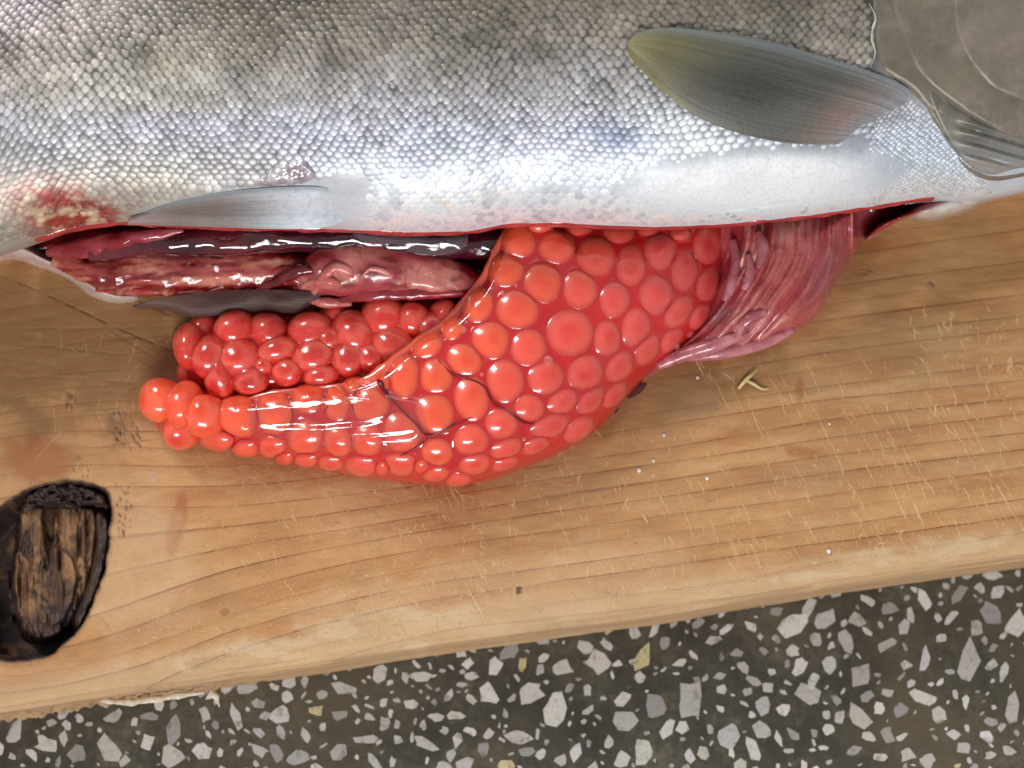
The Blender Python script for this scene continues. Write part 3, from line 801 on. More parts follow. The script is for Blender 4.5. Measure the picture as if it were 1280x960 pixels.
for i in sorted(top300):
    make("scale", SV[i], mesh_f, m_scale, fish, {'Col': SC[i]})
rv = SV[rest].reshape(-1, 3)
f4 = np.array([(0, 1 + i, 1 + (i + 1) % a_k) for i in range(a_k)]); q4 = np.array(tq)
t2 = np.concatenate([f4, q4[:, [0, 1, 2]], q4[:, [0, 2, 3]]])
rf = (t2[None] + (np.arange(len(rest)) * nT)[:, None, None]).reshape(-1, 3)
make("scales", rv, rf, m_scale, fish, {'Col': SC[rest].reshape(-1, 3)}, kind="stuff")

# gill cover plates
m_gill, nt, b = new_mat("gill_cover_skin")
co = objco(nt)
n1 = noise(nt, co, 60, 5, 0.65); n2 = noise(nt, co, 1400, 3, 0.7); n3 = noise(nt, co, 260, 4, 0.6)
c = mixc(nt, ramp(nt, n1, [(0.4, (0, 0, 0)), (0.65, (0.6, 0.6, 0.6))]), attr(nt, 'Col'), (0.20, 0.185, 0.13))
c = mixc(nt, ramp(nt, n3, [(0.48, (0, 0, 0)), (0.7, (0.5, 0.5, 0.5))]), c, (0.32, 0.25, 0.22))
n6 = noise(nt, co, 110, 5, 0.7)
c = mixc(nt, ramp(nt, n6, [(0.5, (0, 0, 0)), (0.66, (0.55, 0.55, 0.55))]), c, (0.11, 0.115, 0.085))
c = mixc(nt, ramp(nt, n2, [(0.5, (0, 0, 0)), (0.8, (0.4, 0.4, 0.4))]), c, (0.10, 0.09, 0.075))
nt.links.new(c, b.inputs['Base Color']); b.inputs['Roughness'].default_value = 0.42; b.inputs['Metallic'].default_value = 0.1
b.inputs['Coat Weight'].default_value = 0.2; b.inputs['Coat Roughness'].default_value = 0.25
bump(nt, n3, b, 0.3, 0.00025)
def cf(c1, c2, sx=.03, sy=.06, seed=0):
    def fn(px, py, L):
        return lerp(np.array(c1), np.array(c2), sst(.3, .7, fbm(px * sx, py * sy, 300 + seed))[..., None])
    return fn
def flat(c, c2=None, sc=0.03, seed=0):
    c = np.array(c)
    def fn(X, Y, d):
        n = fbm(X * sc, Y * sc, 200 + seed)[..., None]
        return c * (1 - n) + (np.array(c2) if c2 is not None else c) * n
    return fn
def plate(off, edge=7.0, rim=0.0):
    def fn(X, Y, d):
        return skin_z(X, Y) - 0.5 + (off + 0.5) * sst(-3, edge, d) + rim * np.exp(-((d - 5) / 4.0) ** 2) + 0.5 * (fbm(X * .025, Y * .025, 207) - .5)
    return fn
sheet("shoulder_skin", [(1074, -60), (1086, 0), (1090, 50), (1096, 78), (1104, 92), (1135, 112), (1160, 140), (1185, 150), (1190, 110), (1150, 40), (1120, -60)], plate(0.12, 10), m_gill, fish, 2.5, 3, flat(srgb(84, 76, 64), srgb(120, 108, 94), .05, seed=1))
sheet("gill_membrane", [(1150, 95), (1195, 130), (1240, 155), (1300, 175), (1400, 190), (1400, 226), (1290, 212), (1240, 222), (1205, 206), (1176, 168)],
      lambda X, Y, d: skin_z(X, Y) - 0.5 + 0.75 * sst(-3, 8, d) + 0.35 * np.sin((Y - 150 - (X - 1200) * 0.28) * 0.42 + fbm(X * .02, Y * .02, 4) * 3) * sst(3, 14, d) * sst(1190, 1225, X), m_gill, fish, 2.0, 3,
      lambda X, Y, d: lerp(srgb(84, 84, 78), srgb(158, 158, 156), sst(150, 222, Y + 14 * np.sin((Y - (X - 1200) * .28) * .42))[..., None]))
sheet("gill_rim", [(1160, 120), (1180, 150), (1205, 196), (1240, 216), (1290, 212), (1290, 220), (1240, 230), (1205, 214), (1180, 178), (1158, 138)], plate(0.45, 12), m_gill, fish, 2.0, 3, flat(srgb(134, 126, 112), srgb(120, 104, 92), seed=2))
sheet("gill_cover", [(1098, -80), (1110, 0), (1124, 46), (1140, 84), (1160, 108), (1186, 130), (1230, 160), (1290, 186), (1420, 215), (1480, 100), (1460, -80)], plate(0.40, 9, 0.0), m_gill, fish, 2.5, 3, flat(srgb(92, 84, 70), srgb(134, 122, 106), .03, seed=3))
sheet("cheek_plate", [(1186, -80), (1182, 0), (1184, 36), (1198, 72), (1224, 108), (1250, 126), (1300, 142), (1420, 160), (1470, 60), (1440, -80)], plate(0.55, 16, 0.0), m_gill, fish, 2.5, 3, flat(srgb(100, 90, 80), srgb(140, 128, 118), .03, seed=4))

for k_, pts_ in enumerate([[(1086, 4), (1094, 22), (1090, 44), (1094, 66), (1088, 84)], [(1126, 30), (1136, 24), (1140, 28)]]):
    tube("slime_strand", [(x, y, float(skin_z(np.array(x), np.array(y))) + 0.15) for x, y in pts_], [.05] + [.16, .26, .12, .22][:len(pts_) - 2] + [.05], m_skin, fish, 10, .5, .9, 1.6, lambda px, py, L: np.tile(srgb(176, 178, 164), (len(px), 1)), 51 + k_, 10)

# fins
m_fin, nt, b = new_mat("fin_membrane")
n1 = noise(nt, objco(nt), 1200, 3, 0.6)
c = mixc(nt, ramp(nt, n1, [(0.45, (0, 0, 0)), (0.8, (0.3, 0.3, 0.3))]), attr(nt, 'Col'), (0.10, 0.095, 0.08))
nt.links.new(c, b.inputs['Base Color']); b.inputs['Roughness'].default_value = 0.5; b.inputs['Specular IOR Level'].default_value = 0.35
b.inputs['Subsurface Weight'].default_value = 0.15; b.inputs['Subsurface Radius'].default_value = (1, .8, .5); b.inputs['Subsurface Scale'].default_value = 0.0006
b.inputs['Coat Weight'].default_value = 0.10; b.inputs['Coat Roughness'].default_value = 0.25
bump(nt, n1, b, 0.35, 0.00025)
m_fin2 = m_fin.copy(); m_fin2.name = 'thin_fin_membrane'; m_fin2.node_tree.nodes['Principled BSDF'].inputs['Alpha'].default_value = 0.55
def fin(name, top, bot, nray, zbase, lift, colfn, parent, ns=150, nt_=240, ridge=0.005, thick=0.3):
    """fin between its upper and lower outline curves, both running base -> tip"""
    t1 = spline(top, 12); b1 = spline(bot, 12)
    def res(c):
        L = np.concatenate([[0], np.cumsum(np.linalg.norm(np.diff(c, axis=0), axis=1))]); u = np.linspace(0, 1, ns)
        return np.stack([np.interp(u * L[-1], L, c[:, k]) for k in range(2)], -1)
    t1, b1 = res(t1), res(b1)
    w = np.linspace(0, 1, nt_)
    G = t1[None] * (1 - w[:, None, None]) + b1[None] * w[:, None, None]
    u = np.linspace(0, 1, ns)[None, :] + 0 * w[:, None]; W = w[:, None] + 0 * u
    ph = W * nray
    ph = ph + 0.25 * (vnoise(u * 3, W * nray * 0.5, 7) - 0.5)
    r1 = 0.5 + 0.5 * np.cos(2 * math.pi * ph)
    split = sst(0.35, 0.6, u)                       # rays branch towards the tip
    r2 = 0.5 + 0.5 * np.cos(4 * math.pi * ph)
    ray = r1 * (1 - split) + split * (0.45 * r1 + 0.55 * r2)
    Z = zbase(G[..., 0], G[..., 1]) + lift(u, W) + ridge * ray
    V = P(G[..., 0], G[..., 1], Z)
    col = colfn(u, W, ray, G[..., 0], G[..., 1])
    f = grid_faces(*u.shape)
    v = V.reshape(-1, 3)
    n = np.cross(v[f[:, 1]] - v[f[:, 0]], v[f[:, 2]] - v[f[:, 0]])
    if n[:, 2].mean() < 0: f = f[:, ::-1]
    o = make(name, v, f, m_fin2 if colfn is globals().get('pel2_col') else m_fin, parent, {'Col': col.reshape(-1, 3)})
    m = o.modifiers.new('thickness', 'SOLIDIFY'); m.thickness = thick * MM; m.offset = -1
    return o
def pec_col(u, W, ray, X, Y):
    n = fbm(X * .02, Y * .05, 221)
    c = lerp(srgb(150, 138, 134), srgb(92, 92, 84), sst(0.0, 0.32, u)[..., None])
    c = lerp(c, srgb(112, 108, 76), (sst(0.55, 0.82, u + 0.15 * (n - .5)))[..., None])
    c = lerp(c, srgb(142, 136, 92), sst(0.82, 1.0, u)[..., None])
    c = lerp(c, srgb(160, 120, 114), (0.45 * np.exp(-((u - 0.16) / .07) ** 2 - ((W - .62) / .25) ** 2))[..., None])
    c = lerp(c, srgb(132, 140, 142), (0.75 * np.exp(-(W / 0.10) ** 2))[..., None])
    c = lerp(c, srgb(40, 39, 34), (0.9 * np.exp(-((u - .48) / .22) ** 2 - ((W - .55) / .30) ** 2))[..., None])
    c = lerp(c, srgb(146, 144, 92), (0.8 * sst(.9, 1.0, W) * sst(.5, .8, u))[..., None])
    c = lerp(c, srgb(160, 164, 170), (0.9 * sst(0.13, 0.0, u + 0.06 * (n - .5)))[..., None])
    fs = fbm(u * 3 + W * 2, W * 70, 223, 3)
    return c * (0.50 + 0.10 * ray * (0.5 + 1.0 * n) + 0.72 * fs)[..., None]
pec_top = [(1152, 122), (1128, 106), (1098, 93), (1040, 74), (960, 51), (880, 38), (826, 35), (796, 42), (784, 54)]
pec_bot = [(1066, 178), (1040, 181), (985, 179), (925, 167), (872, 146), (832, 117), (804, 90), (790, 74), (784, 62)]
fin("pectoral_fin", pec_top, pec_bot, 22, lambda X, Y: skin_z(X, Y), lambda u, W: -0.5 + 1.0 * sst(0, .10, u) + 1.1 * np.sin(np.pi * np.clip(W, 0, 1) ** 0.8) * sst(0, .3, u) + 1.0 * (1 - W) * sst(.1, .6, u) + 0.25 * np.sin(W * 5 + u * 4), pec_col, fish)
tube("fin_ray", [(1150, 121, 0), (1098, 93, 0), (1040, 74, 0), (960, 51, 0), (880, 38, 0), (826, 35, 0), (796, 42, 0)], [0.01] * 7, m_fin, fish) if False else None
def pel_col(u, W, ray, X, Y):
    n = fbm(X * .03, Y * .06, 231)
    c = lerp(srgb(208, 214, 222), srgb(132, 118, 112), sst(0.2, 0.62, u)[..., None])
    c = lerp(c, srgb(168, 140, 140), sst(0.75, 1.0, u)[..., None])
    c = lerp(c, srgb(140, 148, 160), (0.8 * np.exp(-(W / .14) ** 2))[..., None])
    fs = fbm(u * 3 + W, W * 50, 233, 3)
    k_ = 0.52 + 0.08 * ray * (0.6 + .8 * n) + 0.5 * fs
    return c * lerp(1.0, k_, sst(.15, .5, u))[..., None]
fin("pelvic_fin", [(440, 240), (415, 235), (380, 233), (330, 235), (270, 242), (210, 255), (160, 274)], [(436, 272), (415, 282), (380, 286), (330, 286), (270, 284), (210, 282), (160, 281)], 11, lambda X, Y: np.maximum(skin_z(X, np.minimum(Y, 266)), 19.0) - 0.6 * sst(262, 288, Y), lambda u, W: 0.25 + 0.55 * np.sin(W * 3.0) * sst(0, .2, u) - 1.0 * sst(.16, 0, u), pel_col, fish, 120, 120)
def pel2_col(u, W, ray, X, Y):
    c = lerp(srgb(84, 50, 46), srgb(110, 80, 72), sst(0.5, 1.0, u)[..., None])
    fs = fbm(u * 3 + W, W * 40, 234, 3)
    return c * (0.8 + 0.04 * ray + 0.2 * fs)[..., None]
fin("pelvic_fin", [(405, 366), (370, 364), (310, 362), (250, 366), (196, 374), (166, 384)], [(392, 380), (372, 391), (320, 389), (276, 394), (236, 396), (205, 388), (176, 386)], 9, lambda X, Y: 7.2 + 0.5 * (fbm(X * .02, Y * .03, 236, 2) - .5), lambda u, W: 0.9 * (1 - W) + 0.4 * np.sin(u * 4) - 0.9 * W ** 3, pel2_col, fish, 100, 90, 0.01)
# pointed flap of skin above the pelvic fin base
m_flap, nt, b = new_mat("torn_silver_skin")
n1 = noise(nt, objco(nt), 500, 4, 0.7)
nt.links.new(ramp(nt, n1, [(0.3, (0.22, 0.20, 0.19)), (0.5, (0.46, 0.41, 0.45)), (0.7, (0.70, 0.70, 0.72))]), b.inputs['Base Color'])
b.inputs['Roughness'].default_value = 0.15; b.inputs['Metallic'].default_value = 0.3; bump(nt, n1, b, 0.6, 0.0004)
sheet("skin_flap", [(305, 234), (330, 220), (355, 207), (378, 200), (392, 208), (395, 222), (372, 230), (340, 233)], lambda X, Y, d: skin_z(X, Y) - .4 + 1.0 * sst(-3, 9, d) + 0.9 * (fbm(X * .08, Y * .08, 241) - .5), m_flap, fish, 1.8, 3)

# wet flesh material with colour attribute
def flesh(name, rough=0.16, sss=0.35, vein=0.5, coat=0.7, bscale=260, bstr=0.35, stretch=None):
    m, nt, b = new_mat(name)
    co = objco(nt)
    if stretch:
        mp = nt.nodes.new('ShaderNodeMapping'); mp.inputs['Scale'].default_value = stretch; nt.links.new(co, mp.inputs[0]); co2 = mp.outputs[0]
    else: co2 = co
    n1 = noise(nt, co2, bscale, 5, 0.6, 0.4); n2 = noise(nt, co2, 150, 4, 0.55, 1.2)
    vv_ = math_(nt, 'ABSOLUTE', math_(nt, 'SUBTRACT', n2, 0.5))
    vein_m = ramp(nt, vv_, [(0.0, (vein,) * 3), (0.035, (0, 0, 0))])
    c = mixc(nt, vein_m, attr(nt, 'Col'), (0.30, 0.012, 0.016))
    c = mixc(nt, ramp(nt, n1, [(0.35, (0.4, 0.4, 0.4)), (0.6, (0, 0, 0))]), c, (0.28, 0.03, 0.03))
    nt.links.new(c, b.inputs['Base Color'])
    b.inputs['Roughness'].default_value = rough
    b.inputs['Subsurface Weight'].default_value = sss; b.inputs['Subsurface Radius'].default_value = (1.0, 0.3, 0.2); b.inputs['Subsurface Scale'].default_value = 0.0012
    b.inputs['Coat Weight'].default_value = coat; b.inputs['Coat Roughness'].default_value = 0.06
    n5 = noise(nt, co2, bscale * 3.1, 3, 0.6, 0.3)
    bump(nt, math_(nt, 'ADD', n1, math_(nt, 'MULTIPLY', n5, 0.15)), b, bstr, 0.0008)
    return m
m_flesh = flesh("raw_flesh")
m_gut = flesh("gut_tissue", 0.30, 0.35, 0.45, 0.6, 240, 0.4)
m_blood = flesh("wet_blood_lining", 0.12, 0.1, 0.3, 0.8, 200, 0.4)
m_dark = flesh("dark_cavity_membrane", 0.08, 0.0, 0.15, 1.0, 80, 0.6, (0.35, 1, 1))

# cut rim of the upper belly wall and lining folded back inside
xs2 = np.arange(-73.5, 66, 0.5)
rows = [(0.9, 0.5), (-0.12, 0.12), (-0.38, -0.5), (-0.2, -1.3), (0.8, -1.9), (2.6, -2.0), (7, -1.2), (14, 0.6), (20, 1.0)]
Vr = np.array([[(x, belly(x) + dy + 0.55 * (fbm(x * .45, dy * 0 + 3, 491, 3) - .45) * (dy < .5), ZC + dz + 0.35 * (vnoise(x * .6, dy + 4) - .5)) for x in xs2] for dy, dz in rows])
rc = np.array([[lerp(srgb(150, 30, 34), srgb(196, 60, 60), vnoise(x * .5, k)) * (1.0 if k > 0 else 1.0) for x in xs2] for k in range(len(rows))])
make("cut_edge", Vr.reshape(-1, 3), grid_faces(len(rows), len(xs2)), m_blood, fish, {'Col': rc.reshape(-1, 3)})
# floor of the opened belly and its far lower wall
sheet("belly_lining", [(30, 322), (80, 320), (110, 345), (150, 366), (260, 372), (420, 380), (600, 380), (800, 340), (1000, 330), (1086, 292), (1130, 268), (1170, 246), (1150, 200), (1000, 190), (700, 190), (300, 200), (80, 250)],
      lambda X, Y, d: 3.0 + 4.0 * sst(280, 210, Y) + 1.6 * (fbm(X * .02, Y * .03, 251) - .5) - 3.5 * (1 - sst(-4, 14, d)), m_blood, fish, 4, 4, flat(srgb(120, 16, 26), srgb(84, 8, 18), 0.03, 9))
m_lower = flesh("pale_belly_skin", 0.3, 0.2, 0.05, 0.4, 300, 0.2)
sheet("lower_belly_wall", [(-60, 300), (20, 296), (60, 318), (92, 334), (118, 350), (142, 362), (172, 368), (168, 375), (140, 376), (112, 366), (86, 346), (50, 332), (10, 322), (-60, 332)],
      lambda X, Y, d: -1.8 + 7.4 * np.sqrt(np.clip(sst(-5, 13, d), 0, 1)) , m_lower, fish, 2.0, 4, lambda X, Y, d: lerp(srgb(206, 186, 178), srgb(216, 206, 196), fbm(X * .05, Y * .05, 5)[..., None]))
sheet("lower_belly_wall", [(1082, 300), (1100, 280), (1130, 268), (1160, 250), (1190, 240), (1280, 215), (1400, 190), (1400, 214), (1290, 238), (1235, 250), (1205, 264), (1165, 273), (1130, 272), (1105, 286)],
      lambda X, Y, d: 9.5 + 5 * np.sqrt(np.clip(sst(-4, 12, d), 0, 1)) - 14 * (1 - sst(-4, 1, d)) - 5 * sst(1150, 1080, X), m_lower, fish, 2.0, 4,
      lambda X, Y, d: lerp(srgb(160, 34, 40), srgb(206, 204, 192), sst(-3, 4, Y - np.interp(X, [1082, 1112, 1135, 1165, 1200, 1280], [300, 285, 272, 258, 246, 220]))[..., None]))

# ------------------------------------------------------------------ organs in the opening
def cf(c1, c2, sx=.03, sy=.06, seed=0):
    def fn(px, py, L):
        return lerp(np.array(c1), np.array(c2), sst(.3, .7, fbm(px * sx, py * sy, 300 + seed))[..., None])
    return fn
blad = tube("swim_bladder", [(112, 318, 9), (180, 306, 10), (260, 300, 10.6), (340, 297, 10.8), (420, 295, 10.6), (500, 300, 10.0), (560, 304, 9.6), (630, 304, 8.6), (680, 296, 8)], [1.2, 2.4, 2.7, 2.5, 2.4, 2.8, 2.8, 2.4, 1.0], m_dark, None, 40, 0.9, 0.20, 0.20, cf(srgb(30, 12, 22), srgb(62, 16, 30), .02, .02, 1), 1, 12)
tag(blad, "dark purple shiny membrane tube along the top of the belly opening", "organ")
slab = tube("flesh_strip", [(70, 322, 5), (112, 338, 6.4), (170, 342, 7.4), (240, 340, 7.6), (310, 338, 7.4), (365, 338, 7.0), (402, 344, 6)], [1.2, 2.4, 3.2, 3.3, 3.2, 2.8, 1.2], m_flesh, None, 48, 0.75, 0.36, 0.26, lambda px, py, L: lerp(lerp(srgb(190, 92, 88), srgb(216, 146, 122), sst(.35, .65, fbm(px * .02, py * .09, 311))[..., None]), srgb(120, 14, 22), (sst(.44, .56, fbm(px * .015, py * .13, 313)))[..., None]), 3, 14)
tag(slab, "glistening pink and red strip of raw flesh at the left of the opening", "organ")
fold = tube("flesh_fold", [(120, 362, 5.0), (180, 364, 6.0), (250, 360, 6.6), (320, 352, 7.4), (352, 340, 8.6), (372, 336, 9.0)], [0.4, 0.9, 0.9, 0.9, 0.9, 0.5], m_flesh, None, 14, 0.8, 0.3, 0.4, cf(srgb(214, 130, 110), srgb(170, 40, 44), .03, .05, 4), 5, 12)
tag(fold, "thin wet fold of flesh along the lower rim of the flesh strip", "organ")
lobe = thing("gut_lobe", "smooth pale pink gut lobe beside the dark membrane tube", "organ")
tube("lobe", [(366, 352, 6.2), (400, 340, 8.0), (450, 334, 8.8), (505, 336, 8.4), (560, 346, 7.4), (612, 362, 6)], [1.4, 3.7, 4.3, 4.1, 3.2, 1.8], m_gut, lobe, 48, 0.8, 0.20, 0.18, lambda px, py, L: lerp(lerp(srgb(206, 132, 120), srgb(172, 70, 76), sst(.35, .65, fbm(px * .02, py * .04, 321))[..., None]), srgb(110, 14, 22), (0.8 * sst(.55, .68, fbm(px * .03, py * .06, 323)) + 0.8 * sst(540, 610, px))[..., None].clip(0, 1)), 7, 14)
for k, (pts_, rr) in enumerate([([(392, 366, 8), (404, 346, 11), (420, 334, 12), (438, 340, 11.6), (444, 352, 10.6)], [.5, .8, .9, .8, .3]), ([(376, 360, 7.5), (392, 352, 9.6), (412, 352, 11), (430, 358, 10)], [.5, .8, .7, .3]), ([(452, 346, 11.8), (464, 336, 12.4), (482, 340, 12.0), (500, 352, 10.6)], [.2, .45, .45, .2]), ([(384, 376, 7), (408, 378, 7.2), (440, 380, 7)], [.3, .9, .4])]):
    tube("fold", pts_, rr, m_gut, lobe, 12, 0.8, 0.2, 0.5, cf(srgb(226, 150, 140), srgb(206, 110, 104), .05, .05, 8 + k), 9 + k, 10)
m_film, nt, b = new_mat("clear_wet_film")
b.inputs['Base Color'].default_value = (0.75, 0.66, 0.70, 1); b.inputs['Roughness'].default_value = 0.06; b.inputs['Alpha'].default_value = 0.10; b.inputs['Coat Weight'].default_value = 1.0
n1 = noise(nt, objco(nt), 330, 3, 0.5, 1.0); bump(nt, n1, b, 0.7, 0.0008)
sheet("wet_film", [(436, 292), (460, 288), (520, 290), (580, 292), (574, 312), (540, 318), (500, 310), (462, 302)], lambda X, Y, d: 13.2 + 0.5 * np.sin((X - Y) * .09) - 1.2 * (1 - sst(-2, 8, d)), m_film, lobe, 2, 3)

tube("blood_strand", [(60, 316, 7), (110, 308, 9.4), (170, 296, 12), (230, 288, 13.4)], [.8, 1.5, 1.3, .3], m_blood, fish, 18, .7, .4, .4, cf(srgb(170, 70, 84), srgb(140, 26, 36), .04, .05, 33), 41, 10)
tube("blood_strand", [(300, 372, 6.4), (345, 352, 9.0), (372, 338, 10.6), (392, 338, 11)], [.3, .8, 1.1, .4], m_blood, fish, 14, .7, .4, .4, cf(srgb(120, 10, 20), srgb(90, 6, 12), .04, .05, 34), 43, 10)
tube("blood_strand", [(420, 376, 7.4), (470, 366, 9.0), (530, 366, 8.4), (580, 366, 8)], [.3, 1.2, 1.2, .6], m_blood, fish, 16, .7, .4, .3, cf(srgb(170, 50, 60), srgb(120, 20, 30), .04, .05, 35), 45, 10)

# ------------------------------------------------------------------ gut bundle at the right
bundle = thing("gut_bundle", "bundle of wrinkled pink gut tubes to the right of the roe", "guts")
GP = [(893, 255), (960, 240), (1086, 246), (1084, 284), (1070, 312), (1046, 352), (1018, 398), (965, 428), (912, 447), (850, 453), (820, 466), (800, 478), (790, 470), (830, 436), (872, 398), (898, 340)]
gpl = spline(GP, 6, True)
def bundle_z(X, Y):
    d = sdist(gpl, np.asarray(X, float), np.asarray(Y, float))
    t = np.clip(d / 62.0, -0.2, 1)
    return -0.5 + 10.5 * np.sqrt(np.clip(1 - (1 - np.clip(t, 0, 1)) ** 2, 0, 1)) * (0.75 + 0.25 * sst(460, 300, Y)) - 4 * sst(0, -5, d)
def gut_phase(X, Y):
    c = X + 0.0024 * np.clip(Y - 270, 0, 400) ** 2 * sst(1090, 960, X) + 0.0010 * np.clip(Y - 270, 0, 400) ** 2
    c = c + 10 * (fbm(X * .012, Y * .016, 471, 2) - .5)
    r1 = 1 - np.abs(2 * fbm(c * .055, Y * .006 + 3, 473, 2) - 1) * 2.2
    r2 = 1 - np.abs(2 * fbm(c * .14, Y * .012 + 8, 475, 3) - 1) * 2.0
    return np.clip(r1, 0, 1), np.clip(r2, 0, 1)
def gut_h(X, Y, d):
    r1, r2 = gut_phase(X, Y)
    e = sst(0, 16, d)
    return bundle_z(X, Y) - 0.2 + e * (1.15 * (r1 ** 1.5 - .5) + 0.45 * (r2 - .5)) + 0.5 * e * (fbm(X * .03, Y * .03, 477, 3) - .5)
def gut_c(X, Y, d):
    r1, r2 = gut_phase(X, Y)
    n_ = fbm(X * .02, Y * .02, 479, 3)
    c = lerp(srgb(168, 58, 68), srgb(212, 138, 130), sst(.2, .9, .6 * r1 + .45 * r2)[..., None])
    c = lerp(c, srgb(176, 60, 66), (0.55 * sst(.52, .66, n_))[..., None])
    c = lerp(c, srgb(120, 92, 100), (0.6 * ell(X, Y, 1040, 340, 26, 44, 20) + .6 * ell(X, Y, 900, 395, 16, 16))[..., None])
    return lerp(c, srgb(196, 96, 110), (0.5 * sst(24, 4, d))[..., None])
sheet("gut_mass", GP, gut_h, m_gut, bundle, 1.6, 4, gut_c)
for k, (pts_, r) in enumerate([([(935, 318), (938, 340), (930, 362)], 0.9), ([(916, 300), (920, 330), (912, 360), (905, 376)], 0.9), ([(958, 390), (936, 400), (922, 420)], 1.1), ([(935, 416), (890, 432), (852, 444), (822, 458)], 1.2), ([(992, 412), (950, 430), (900, 442), (860, 448)], 1.0), ([(948, 290), (954, 310), (948, 336)], 1.0)]):
    tube("gut_tube", [(x, y, float(bundle_z(np.array(x), np.array(y))) + 0.35) for x, y in pts_], [r * .6] + [r] * (len(pts_) - 2) + [r * .5], m_gut, bundle, 14, 0.85, 0.12, 0.3, cf(srgb(206, 138, 142), srgb(166, 92, 104), .05, .03, 60 + k), 60 + k, 10)

# ================================================================== ROE
m_egg, nt, b = new_mat("salmon_roe_egg")
oi = nt.nodes.new('ShaderNodeObjectInfo')
co = objco(nt)
addv = nt.nodes.new('ShaderNodeVectorMath'); addv.operation = 'ADD'
rv3 = nt.nodes.new('ShaderNodeCombineXYZ'); 
for i in range(3): nt.links.new(math_(nt, 'MULTIPLY', oi.outputs['Random'], 10.0 + 7 * i), rv3.inputs[i])
nt.links.new(co, addv.inputs[0]); nt.links.new(rv3.outputs[0], addv.inputs[1])
n1 = noise(nt, addv.outputs[0], 1.1, 4, 0.55, 0.4); n2 = noise(nt, addv.outputs[0], 4.0, 4, 0.6)
sx3 = nt.nodes.new('ShaderNodeSeparateXYZ'); nt.links.new(co, sx3.inputs[0])
rad_ = math_(nt, 'SQRT', math_(nt, 'ADD', math_(nt, 'MULTIPLY', sx3.outputs[0], sx3.outputs[0]), math_(nt, 'MULTIPLY', sx3.outputs[1], sx3.outputs[1])))
rad_ = math_(nt, 'ADD', rad_, math_(nt, 'MULTIPLY', math_(nt, 'SUBTRACT', n1, 0.5), 0.9))
yolk = math_(nt, 'MULTIPLY', ramp(nt, rad_, [(0.08, (1, 1, 1)), (0.34, (0, 0, 0))]), math_(nt, 'MULTIPLY', oi.outputs['Random'], 0.8))
ring = ramp(nt, rad_, [(0.30, (0, 0, 0)), (0.50, (1, 1, 1)), (0.62, (1, 1, 1)), (0.78, (0, 0, 0))])
c = mixc(nt, ramp(nt, n1, [(0.42, (0, 0, 0)), (0.62, (0.65, 0.65, 0.65))]), oi.outputs['Color'], mixc(nt, 1.0, oi.outputs['Color'], (0.86, 0.50, 0.55), 'MULTIPLY'))
c = mixc(nt, ramp(nt, n2, [(0.48, (0, 0, 0)), (0.75, (0.22, 0.22, 0.22))]), c, (0.95, 0.30, 0.20))
c = mixc(nt, math_(nt, 'MULTIPLY', ring, 0.28), c, (0.95, 0.26, 0.17))
c = mixc(nt, yolk, c, mixc(nt, 1.0, oi.outputs['Color'], (0.80, 0.35, 0.40), 'MULTIPLY'))
nt.links.new(c, b.inputs['Base Color'])
b.inputs['Roughness'].default_value = 0.22; b.inputs['Specular IOR Level'].default_value = 0.45
b.inputs['Subsurface Weight'].default_value = 0.55; b.inputs['Subsurface Radius'].default_value = (1.0, 0.22, 0.12); b.inputs['Subsurface Scale'].default_value = 0.0022
b.inputs['Coat Weight'].default_value = 0.8; b.inputs['Coat Roughness'].default_value = 0.03

m_gel, nt, b = new_mat("red_roe_jelly")
n1 = noise(nt, objco(nt), 120, 4, 0.6); n2 = noise(nt, objco(nt), 500, 3, 0.5)
nt.links.new(mixc(nt, math_(nt, 'MULTIPLY', n1, 0.3), attr(nt, 'Col'), (0.50, 0.010, 0.012)), b.inputs['Base Color'])
b.inputs['Roughness'].default_value = 0.12
b.inputs['Subsurface Weight'].default_value = 0.5; b.inputs['Subsurface Radius'].default_value = (1, .12, .1); b.inputs['Subsurface Scale'].default_value = 0.002
b.inputs['Coat Weight'].default_value = 0.8; b.inputs['Coat Roughness'].default_value = 0.04
bump(nt, n2, b, 0.15, 0.0003)

FRONT = spline([(176, 492), (190, 480), (235, 476), (270, 486), (300, 490), (350, 480), (420, 474), (466, 456), (500, 430), (556, 396), (594, 350), (616, 296), (634, 262), (660, 240), (760, 236), (900, 240), (906, 330), (890, 400), (850, 440), (800, 480), (738, 545), (650, 588), (578, 607), (480, 602), (330, 574), (240, 550), (205, 545), (186, 520)], 6, True)
BACK = spline([(214, 418), (240, 404), (300, 388), (380, 386), (440, 376), (480, 362), (540, 366), (600, 374), (640, 420), (600, 470), (500, 500), (380, 505), (280, 500), (236, 478), (222, 450)], 6, True)
FOLD = spline([(270, 486), (300, 490), (350, 480), (420, 474), (466, 456), (500, 430), (556, 396), (594, 350), (616, 296), (634, 262)], 5)
def fold_dist(X, Y):
    best = np.full(np.shape(X), 1e9)
    for i in range(len(FOLD) - 1):
        ax, ay = FOLD[i]; ex, ey = FOLD[i + 1] - FOLD[i]
        t = np.clip(((X - ax) * ex + (Y - ay) * ey) / (ex * ex + ey * ey), 0, 1)
        best = np.minimum(best, (X - ax - t * ex) ** 2 + (Y - ay - t * ey) ** 2)
    return np.sqrt(best)
